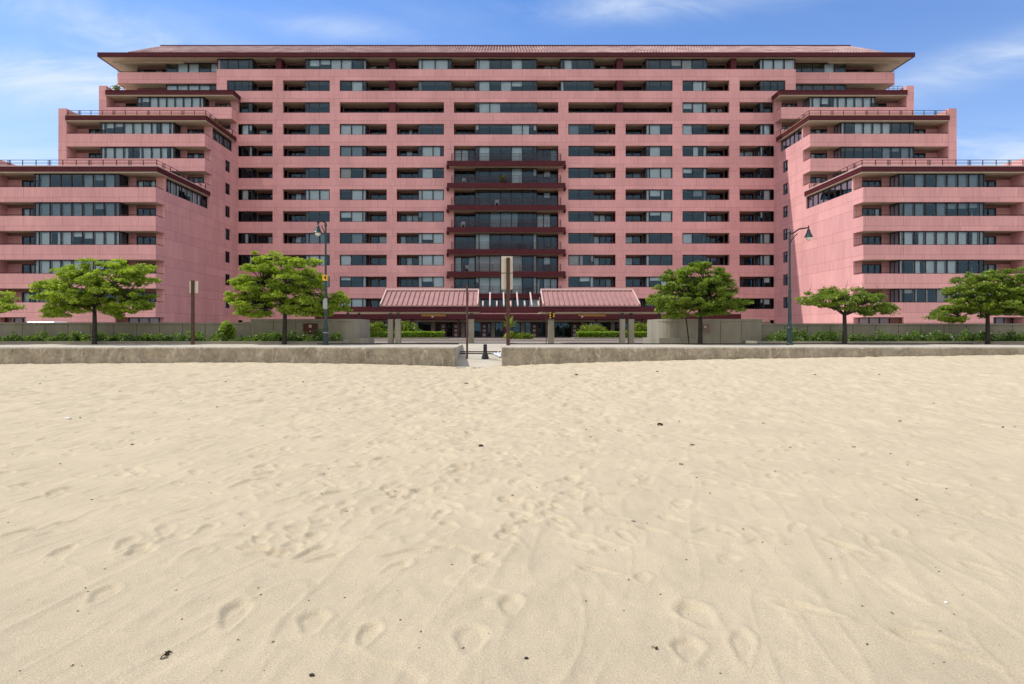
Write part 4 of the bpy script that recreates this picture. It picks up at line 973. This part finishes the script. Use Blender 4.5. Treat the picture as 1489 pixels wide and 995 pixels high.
def bush(name, label, x, y, z, rx_, ry_, rz_, n_, size, m, seed, cat='bush', group=None, lumps=14):
    rg = np.random.default_rng(seed); V = []; mb = MB()
    t_ = thing(name, label, cat, (x, y, z), group)
    for q_ in range(lumps):
        c = rg.normal(size=3); c /= np.linalg.norm(c); c[2] = abs(c[2]); c = c*np.array([rx_*.62, ry_*.62, rz_*.62])+np.array([x, y, z+rz_*.2])
        p = rg.normal(size=(n_//lumps, 3)); p /= np.linalg.norm(p, axis=1)[:, None]; p *= rg.random((n_//lumps, 1))**.4
        V.append(leaf_quads(p*np.array([rx_, ry_, rz_])*.42+c, size, .4, rg)); mb.tube([(x, y, z-.05), tuple(c)], [.02,.008], 4)
    leaf_mesh('foliage', np.concatenate(V), M[m], t_); mb.build('stem', M['bark'], t_)
bush('shrub', 'bright green upright shrub rising from the left bed beside the first tall wall', wx(330,36.3), 36.3, PROM+.1, .5, .4, .95, 1500, .08, 'leaf', 51)
bush('shrub', 'leafy light shrub standing at the planter wall under the left corner tree', wx(318,36.0), 36.0, PROM+.1, .3, .3, .55, 700, .08, 'leaf_bed', 52)
bush('shrub', 'bright green bush showing over the taller right wall', wx(1110,39), 39, PROM, .55, .5, .8, 1200, .08, 'leaf', 53)
bush('shrub', 'large dark glossy bush under the canopy left of the pillar pair', cxp(545,80), 80, gz(80), 1.9, 1.3, 1.75, 3800, .14, 'leaf_dark', 54)
bush('shrub', 'dark bush right behind the left pillar pair', cxp(590,82), 82, gz(82), 1.8, 1.3, 1.9, 3400, .14, 'leaf_dark', 55)
bush('shrub', 'small rounded light bush behind the left clipped hedge', cxp(610,81), 81, gz(81), 1.2, .9, 1.0, 1800, .12, 'leaf_bed', 56)
bush('shrub', 'low dark bush behind the right clipped hedge', cxp(862,81), 81, gz(81), 2.2, 1.2, 1.5, 2800, .12, 'leaf_dark', 57)
bush('shrub', 'dark bush behind the right hedge near the outer pillars', cxp(930,81), 81, gz(81), 2.4, 1.2, 1.6, 2800, .12, 'leaf_dark', 58)
bush('shrub', 'wide dark bush at the far right end of the lobby front', cxp(985,82), 82, gz(82), 2.4, 1.2, 1.9, 2600, .12, 'leaf_dark', 59)
def hedge(label, pxa, pxb, seed):
    d = 79.0; xa, xb = cxp(pxa,d), cxp(pxb,d); z0 = gz(d); rg = np.random.default_rng(seed)
    t_ = thing('hedge', label, 'hedge', ((xa+xb)/2, d, z0), 'clipped hedges before the lobby')
    n_ = 9000; p = rg.random((n_, 3)); side = rg.integers(0, 3, n_)
    p[:, 1] = np.where(side == 0, 0, p[:, 1]); p[:, 2] = np.where(side > 0, 1, p[:, 2])
    P_ = np.stack([xa+(xb-xa)*p[:, 0], d+1.3*p[:, 1], z0+.2+.52*p[:, 2]], -1)+rg.normal(size=(n_, 3))*.05
    leaf_mesh('foliage', leaf_quads(P_, .11, .5, rg), M['hedge'], t_)
    mb = MB(); mb.box(xa+.1, xb-.1, d+.08, d+1.22, z0+.15, z0+.62); mb.build('inner_twigs', M['soil'], t_)
    mb = MB(); mb.box(xa-.5, xb+.5, d-.35, d+1.7, z0-.1, z0+.16); tag(mb.build('raised_planter', M['concrete']), 'low raised planter under '+label.replace('clipped ', 'the '), 'planter', 'raised planters before the lobby')
hedge('clipped bright hedge on the left before the lobby', 533, 645, 61); hedge('clipped bright hedge on the right before the lobby', 840, 965, 62)
# spiky plant behind the centre post
t_ = thing('spiky_plant', 'tall spiky green plant before the lobby behind the double sign post', 'plant', (cxp(740,76), 76, gz(76)))
V = []; rg = np.random.default_rng(77); mb = MB()
x_ = cxp(740,76)
for q_ in range(60):
    a = rg.uniform(0, 2*math.pi); el_ = rg.uniform(.3, 1.35); ln = rg.uniform(1.0, 1.9); b0 = Vector((x_, 76, gz(76)+1.25)); dv = Vector((math.cos(a)*math.cos(el_), math.sin(a)*math.cos(el_), math.sin(el_)))
    pd = dv.cross(Vector((0,0,1))).normalized()*.05; tp = b0+dv*ln-Vector((0,0,.25*ln*math.cos(el_))); mid = b0+dv*ln*.5
    mb.quad(tuple(b0-pd), tuple(b0+pd), tuple(mid+pd), tuple(mid-pd)); i = len(mb.v); mb.v += [tuple(mid-pd), tuple(mid+pd), tuple(tp)]; mb.f.append((i,i+1,i+2)); mb.m.append(0)
mb.build('blades', M['hedge'], t_); mb = MB(); mb.tube([(x_,76,gz(76)-.1),(x_,76,gz(76)+1.35)], [.12,.09], 8); mb.build('stem', M['bark'], t_)
bush('shrub', 'low yellow green bush around the foot of the spiky plant', cxp(744,75.5), 75.5, gz(76), 1.0, .7, .75, 1300, .12, 'leaf', 63)
bush('shrub', 'low dark bush right of the spiky plant before the lobby', cxp(762,78), 78, gz(78), 1.3, .7, .6, 1300, .12, 'leaf_dark', 64)

# ------------------------------------------------------------------ street lamps
def lamp(label, px, D, pytop, pyfoot, headpx, headtop, headbot, side, straight):
    s_ = 993/D; fx_ = lambda p: (p-721.1)/s_; fz = lambda p: EYE+(479-p)/s_
    x = fx_(px); zb = PROM; t_ = thing('street_lamp', label, 'street lamp', (x, D, zb), 'green cast street lamps on the promenade')
    zt = fz(pytop)
    mb = MB(); mb.lathe(x, D, [(.17,zb),(.17,zb+.06),(.13,zb+.10),(.125,zb+.75),(.14,zb+.80),(.10,zb+.90),(.085,zb+1.2),(.065,zb+2.6),(.08,zb+2.65),(.058,zb+2.72),(.046,zt-.5),(.062,zt-.47),(.046,zt-.4),(.042,zt-.05),(.075,zt),(.03,zt+.12),(.01,zt+.22)], 14)
    mb.build('pole', M['green'], t_, smooth=False)
    hx = fx_(headpx); ht, hb = fz(headtop), fz(headbot)
    mb = MB()
    if straight:
        mb.tube([(x, D, zt-.12), (x+side*.2, D, zt-.02), ((x+hx)/2, D, (zt+ht)/2+.08), (hx, D, ht+.06)], .035, 8)
        mb.tube([(x, D, zt-.62), (x+side*.08, D, zt-.38), (x+side*.22, D, zt-.20), (x+side*.38, D, zt-.06)], .022, 6)
    else:
        pts = [(x, D, zt-.15)]
        for q_ in range(9):
            a = math.pi*q_/8*.93; c_ = (x+hx)/2; rr_ = abs(hx-x)/2; pts.append((c_+(-side)*rr_*math.cos(a), D, ht+.02+rr_*.9*math.sin(a)))
        mb.tube(pts, .038, 8)
        mb.tube([(x, D, zt-.45), (x+side*.12, D, zt-.2), (x+side*.2, D, zt+.0)], .02, 6)
    mb.tube([(hx, D, ht-.05), (hx, D, ht+.16)], .03, 8); mb.build('arm', M['black'], t_)
    h_ = ht-hb; mb = MB()
    mb.lathe(hx, D, [(.20,hb+.30*h_),(.205,hb+.34*h_),(.17,hb+.42*h_),(.125,hb+.60*h_),(.12,hb+.64*h_),(.10,hb+.68*h_),(.075,hb+.86*h_),(.085,hb+.88*h_),(.04,hb+.98*h_),(.02,hb+1.05*h_)], 18)
    hd = mb.build('lamp_head', M['green'], t_)
    mb = MB(); mb.lathe(hx, D, [(.03,hb),(.09,hb+.06*h_),(.135,hb+.18*h_),(.15,hb+.30*h_)], 16); mb.build('lamp_globe', M['globe'], hd, smooth=True)
    return t_, fx_, fz
DL = 33.2
t_, fx_, fz = lamp('street lamp with curved arm over the left tree, yellow tag on its pole', 473.5, DL, 328, 501, 462, 327.5, 343.5, -1, False)
x = fx_(473.3)
mb = MB()
for (a, b_, c_, d_) in ((-.12,.12,0,.055),(-.12,.12,.215,.27),(-.12,-.05,.055,.215),(.07,.12,.055,.215)): mb.box(x+a, x+b_, DL-.13, DL-.10, fz(408.5)+c_, fz(408.5)+d_)
mb.box(x-.05, x-.0, DL-.13, DL-.10, fz(408.5)+.055, fz(408.5)+.12); mb.box(x-.05,x+.05,DL-.10,DL-.07,fz(408.5)+.02,fz(408.5)+.06); mb.build('yellow_tag', M['yellow'], t_)
mb = MB(); mb.lathe(x, DL, [(.088, fz(450)), (.09, fz(448)), (.088, fz(434))], 12); mb.box(x-.1,x+.1,DL-.105,DL-.095,fz(449),fz(436)); mb.build('sticker', M['grey'], t_)
mb = MB(); mb.lathe(x, DL, [(.135, fz(484.4)), (.135, fz(483.2))], 12); mb.build('band', M['grey'], t_)
t_, fx_, fz = lamp('street lamp with straight arm reaching right, between the wall and thin tree', 1148.5, DL, 338, 502, 1176, 333, 350, 1, True)

# ------------------------------------------------------------------ posts, signs, bollard
def at(px, D): return (px-721.1)*D/993
def z_(py, D): return EYE+(479-py)*D/993
D = 32.3; x = at(738.8, D); t_ = thing('sign_post', 'thick rusty post with two blank cream sign backs at the right wall end', 'sign post', (x, D, PROM), 'rusty sign posts on the promenade')
mb = MB(); mb.box(x-.085, x+.085, D-.2, D-.06, PROM-.1, z_(375.5, D)); mb.build('post', M['rust'], t_)
for (a, b_) in ((373, 396.8), (397.8, 421)):
    mb = MB(); mb.box(at(729,D), at(745.5,D), D-.055, D-.03, z_(b_,D), z_(a,D)); mb.build('sign_panel', M['sign_back'], t_)
mb = MB(); mb.box(at(729,D), at(745.5,D), D-.06, D-.056, z_(398,D), z_(397,D)); mb.build('bracket', M['rust'], t_)
D = 33.6; x = at(281, D); t_ = thing('sign_post', 'rusty post with one small pale sign back standing by the left bed', 'sign post', (x, D, PROM), 'rusty sign posts on the promenade')
mb = MB(); mb.box(x-.065, x+.065, D-.13, D-.01, PROM-.1, z_(408,D)); mb.build('post', M['rust'], t_)
mb = MB(); mb.box(at(275.5,D), at(288,D), D-.008, D+.015, z_(426.5,D), z_(409,D)); mb.build('sign_panel', M['sign_back'], t_)
D = 30.1; x = at(679.2, D); mb = MB(); zb = rampz(D); mb.tube([(x, D, zb-.1), (x, D, z_(413,D))], .045, 8); tag(mb.build('bare_post', M['rust']), 'thin bare dark post standing in the beach opening near the left wall', 'post')
x = at(705.5, D); t_ = thing('bollard', 'black iron bollard with flared foot in the beach opening', 'bollard', (x, D, zb))
mb = MB(); mb.lathe(x, D, [(.165,zb-.02),(.165,zb+.04),(.11,zb+.22),(.09,zb+.26)], 12); mb.build('foot', M['black'], t_)
mb = MB(); mb.lathe(x, D, [(.085,zb+.26),(.08,zb+.62),(.06,zb+.64)], 12); mb.build('shaft', M['black'], t_)
# crumpled plastic sheet on the ramp
mb = MB(); rr = random.Random(5); nx_ = 10; x0_, x1_ = at(713.5, 31), at(728.3, 30.6)
for i in range(nx_+1):
    for j in range(7):
        t1 = i/nx_; t2 = j/6; xx = x0_+(x1_-x0_)*t1; yy = 31.4-1.3*t2*t1; mb.v.append((xx, yy, rampz(yy)+.02+.10*t1*(1-t2*.5)*(.6+.5*math.sin(t1*19+t2*3))+rr.uniform(0,.02)))
for i in range(nx_):
    for j in range(6): a = i*7+j; mb.f.append((a, a+7, a+8, a+1)); mb.m.append(0)
tag(mb.build('plastic_sheet', M['plastic']), 'crumpled white plastic sheet lying on the ramp by the right wall', 'litter')

# ------------------------------------------------------------------ white car behind the left wall, roof just showing
xc, yc = (57.5-721.1)*44/993, 44.0; t_ = thing('parked_car', 'white car parked behind the left planter wall, only its roof showing', 'car', (xc, yc, GND))
def hull(mb, secs):                 # secs: list of (x, y0, y1, z0, z1)
    for k, (x_, y0, y1, z0, z1) in enumerate(secs):
        mb.v += [(x_, y0, z0), (x_, y0+.02, (z0+z1)/2), (x_, y0+.12, z1), (x_, y1-.12, z1), (x_, y1-.02, (z0+z1)/2), (x_, y1, z0)]
    for k in range(len(secs)-1):
        for q_ in range(6): a = k*6+q_; b2 = k*6+(q_+1)%6; mb.f.append((a, a+6, b2+6, b2)); mb.m.append(0)
    n_ = len(secs); mb.f.append(tuple(range(6))); mb.f.append(tuple(range((n_-1)*6+5, (n_-1)*6-1, -1))); mb.m += [0, 0]
G0 = GND
mb = MB(); hull(mb, [(xc-2.2,yc-.75,yc+.75,G0+.35,G0+.75),(xc-2.05,yc-.88,yc+.88,G0+.28,G0+.95),(xc-1.0,yc-.9,yc+.9,G0+.25,G0+1.05),(xc+1.9,yc-.9,yc+.9,G0+.25,G0+1.05),(xc+2.25,yc-.8,yc+.8,G0+.35,G0+.95)]); mb.build('body', M['carpaint'], t_)
mb = MB(); hull(mb, [(xc-1.1,yc-.8,yc+.8,G0+1.0,G0+1.08),(xc-.45,yc-.74,yc+.74,G0+1.0,G0+1.56),(xc+1.5,yc-.74,yc+.74,G0+1.0,G0+1.56),(xc+2.1,yc-.8,yc+.8,G0+1.0,G0+1.08)]); mb.build('window', M['bronze'], t_)
mb = MB(); hull(mb, [(xc-.5,yc-.72,yc+.72,G0+1.54,G0+1.60),(xc-.3,yc-.74,yc+.74,G0+1.54,G0+1.70),(xc+1.3,yc-.74,yc+.74,G0+1.54,G0+1.70),(xc+1.6,yc-.72,yc+.72,G0+1.54,G0+1.60)]); mb.build('roof', M['carpaint'], t_)
for dx in (-1.35, 1.35):
    for dy in (-.9, .68): mb = MB(); mb.tube([(xc+dx, yc+dy, G0+.33), (xc+dx, yc+dy+.22, G0+.33)], .33, 16); mb.build('wheel', M['tyre'], t_)

# ------------------------------------------------------------------ things on the balconies
def pot_plant(label, x, y, z, h):
    t2 = thing('potted_plant', label, 'potted plant', (x, y, z), 'potted plants on the balconies')
    mb = MB(); mb.lathe(x, y, [(.14,z),(.2,z+.35)], 12); mb.build('pot', M['rust'], t2)
    rg = np.random.default_rng(int(x*10+500)); p = rg.normal(size=(260,3))*np.array([.22,.2,.22])*h+np.array([x,y,z+.35+h*.45]); leaf_mesh('foliage', leaf_quads(p, .12, .3, rg), M['leaf_dark'], t2)
def flz(k): return EYE+(k+C-.305)*H
pot_plant('bushy potted plant on the second maroon balcony from the top', X0-.45, DM-.5, flz(6), .9)
pot_plant('potted plant on the top left terrace corner by the fin wall', X(-51.0,1), D3+.8, zc(9)+.45, 1.0)
def chair(label, x, y, z):
    t2 = thing('balcony_chair', label, 'chair', (x, y, z), 'pale chairs on the centre balconies')
    mb = MB(); mb.box(x-.25,x+.25,y-.25,y+.25,z+.42,z+.47); mb.build('seat', M['curtain_grey'], t2)
    mb = MB(); mb.box(x-.25,x+.25,y+.2,y+.25,z+.47,z+.9); mb.build('backrest', M['curtain_grey'], t2)
    for a in (-.22,.22):
        for b_ in (-.22,.22): mb = MB(); mb.box(x+a-.02,x+a+.02,y+b_-.02,y+b_+.02,z,z+.42); mb.build('leg', M['white'], t2)
chair('pale chair at the left end of the second maroon balcony from the top', X0-5.6, DM-.3, flz(6))
chair('pale chair at the left end of the lowest but one maroon balcony', X0-5.2, DM-.3, flz(2))
chair('pale chair left of the middle on the third maroon balcony from the top', X0-1.2, DM-.3, flz(5))
chair('pale chair at the left end of the fourth maroon balcony from the top', X0-5.7, DM-.3, flz(4))

# ------------------------------------------------------------------ litter of the beach: pebbles, shells, weed
def blob(name, label, cat, px, py, r_, m, flat=.5, seed=0, group=None):
    x, y, z = px2g(px, py); rg = np.random.default_rng(seed)
    j = int(np.searchsorted(ys, y)); i = int(((x/(3.0+.86*y))+1)/2*un); z = float(Z[min(j, nr-1), min(max(i,0), un-1)])
    mb = MB(); n_ = 9; prof = []
    off = rg.uniform(.75, 1.25, n_)
    for k in range(5):
        a = math.pi*k/4-math.pi/2
        for q_ in range(n_):
            th = 2*math.pi*q_/n_; rr_ = r_*max(.05, math.cos(a))*off[q_]*(1+.15*rg.normal()*.3)
            mb.v.append((x+rr_*math.cos(th)*1.3, y+rr_*math.sin(th), z+r_*flat*.6+r_*flat*math.sin(a)))
    for k in range(4):
        for q_ in range(n_): a = k*n_+q_; b2 = k*n_+(q_+1)%n_; mb.f.append((a, b2, b2+n_, a+n_)); mb.m.append(0)
    mb.f.append(tuple(range(n_-1, -1, -1))); mb.f.append(tuple(range(4*n_, 5*n_))); mb.m += [0,0]
    o = mb.build(name, m); tag(o, label, cat, group)
blob('pebble', 'dark round pebble in the middle of the beach', 'pebble', 699, 650, .028, M['pebble'], .6, 1)
blob('shell', 'white shell lying far left on the beach', 'shell', 99, 611, .045, M['shell'], .4, 2)
blob('pebble', 'dark pebble at the bottom edge left of centre', 'pebble', 453, 984, .010, M['pebble'], .7, 4)
blob('pebble', 'dark pebble at the bottom edge near the centre', 'pebble', 765, 962, .009, M['pebble'], .7, 5)
blob('pebble', 'dark pebble on the sand close to the beach opening', 'pebble', 678, 558, .05, M['pebble'], .5, 7)
blob('shell', 'small white shell at the lower right of the beach', 'shell', 1376, 879, .010, M['shell'], .5, 9)
def weed(label, px, py, r_, seed, group=None):
    x, y, z = px2g(px, py); rg = random.Random(seed)
    j = int(np.searchsorted(ys, y)); i = int(((x/(3.0+.86*y))+1)/2*un); z = float(Z[min(j, nr-1), min(max(i,0), un-1)])+.002
    mb = MB(); a0 = rg.uniform(0, 6.28)
    for q_ in range(4):              # a few curled flat fronds
        a = a0+rg.uniform(-.9, .9)+(3.14 if q_ % 2 else 0); p = Vector((x, y, z)); wv = r_*rg.uniform(.35, .6); prev = None
        for t_ in range(6):
            d = Vector((math.cos(a), math.sin(a), 0)); sd = Vector((-d.y, d.x, .5)).normalized()*wv*(1-.8*abs(t_/5-.35))
            hgt = r_*.7*math.sin(math.pi*t_/5)*rg.uniform(.5, 1)
            l_, r2 = p-sd+Vector((0,0,hgt)), p+sd+Vector((0,0,hgt+r_*.15))
            if prev: mb.quad(tuple(prev[0]), tuple(prev[1]), tuple(r2), tuple(l_))
            prev = (l_, r2); p = p+d*r_*.42; a += rg.uniform(-.6, .6)
    tag(mb.build('seaweed', M['weed']), label, 'seaweed', group)
rs = random.Random(99)
weed('brown curl of dry weed at the bottom left of the beach', 243, 952, .019, 3)
weed('small brown weed scrap at the bottom right of centre', 953, 944, .011, 6)
weed('brown weed scrap on the sand below the right wall', 963, 618, .05, 8)
for i in range(170):
    py = 540+440*rs.random()**1.1; px = rs.uniform(10, 1480); dd = EYE*993/(py-479)
    k = rs.random(); sz = rs.uniform(.0006, .0014)*dd
    if k < .6: blob('pebble', 'tiny dark speck of gravel scattered on the sand', 'pebble', px, py, sz, M['pebble'], .5, 100+i, 'tiny dark specks scattered over the sand')
    elif k < .85: weed('tiny brown scrap of dry weed scattered on the sand', px, py, sz*1.3, 100+i, 'tiny brown weed scraps scattered over the sand')
    else: blob('shell', 'tiny white shell chip scattered on the sand', 'shell', px, py, sz*.9, M['shell'], .4, 100+i, 'tiny white shell chips scattered over the sand')
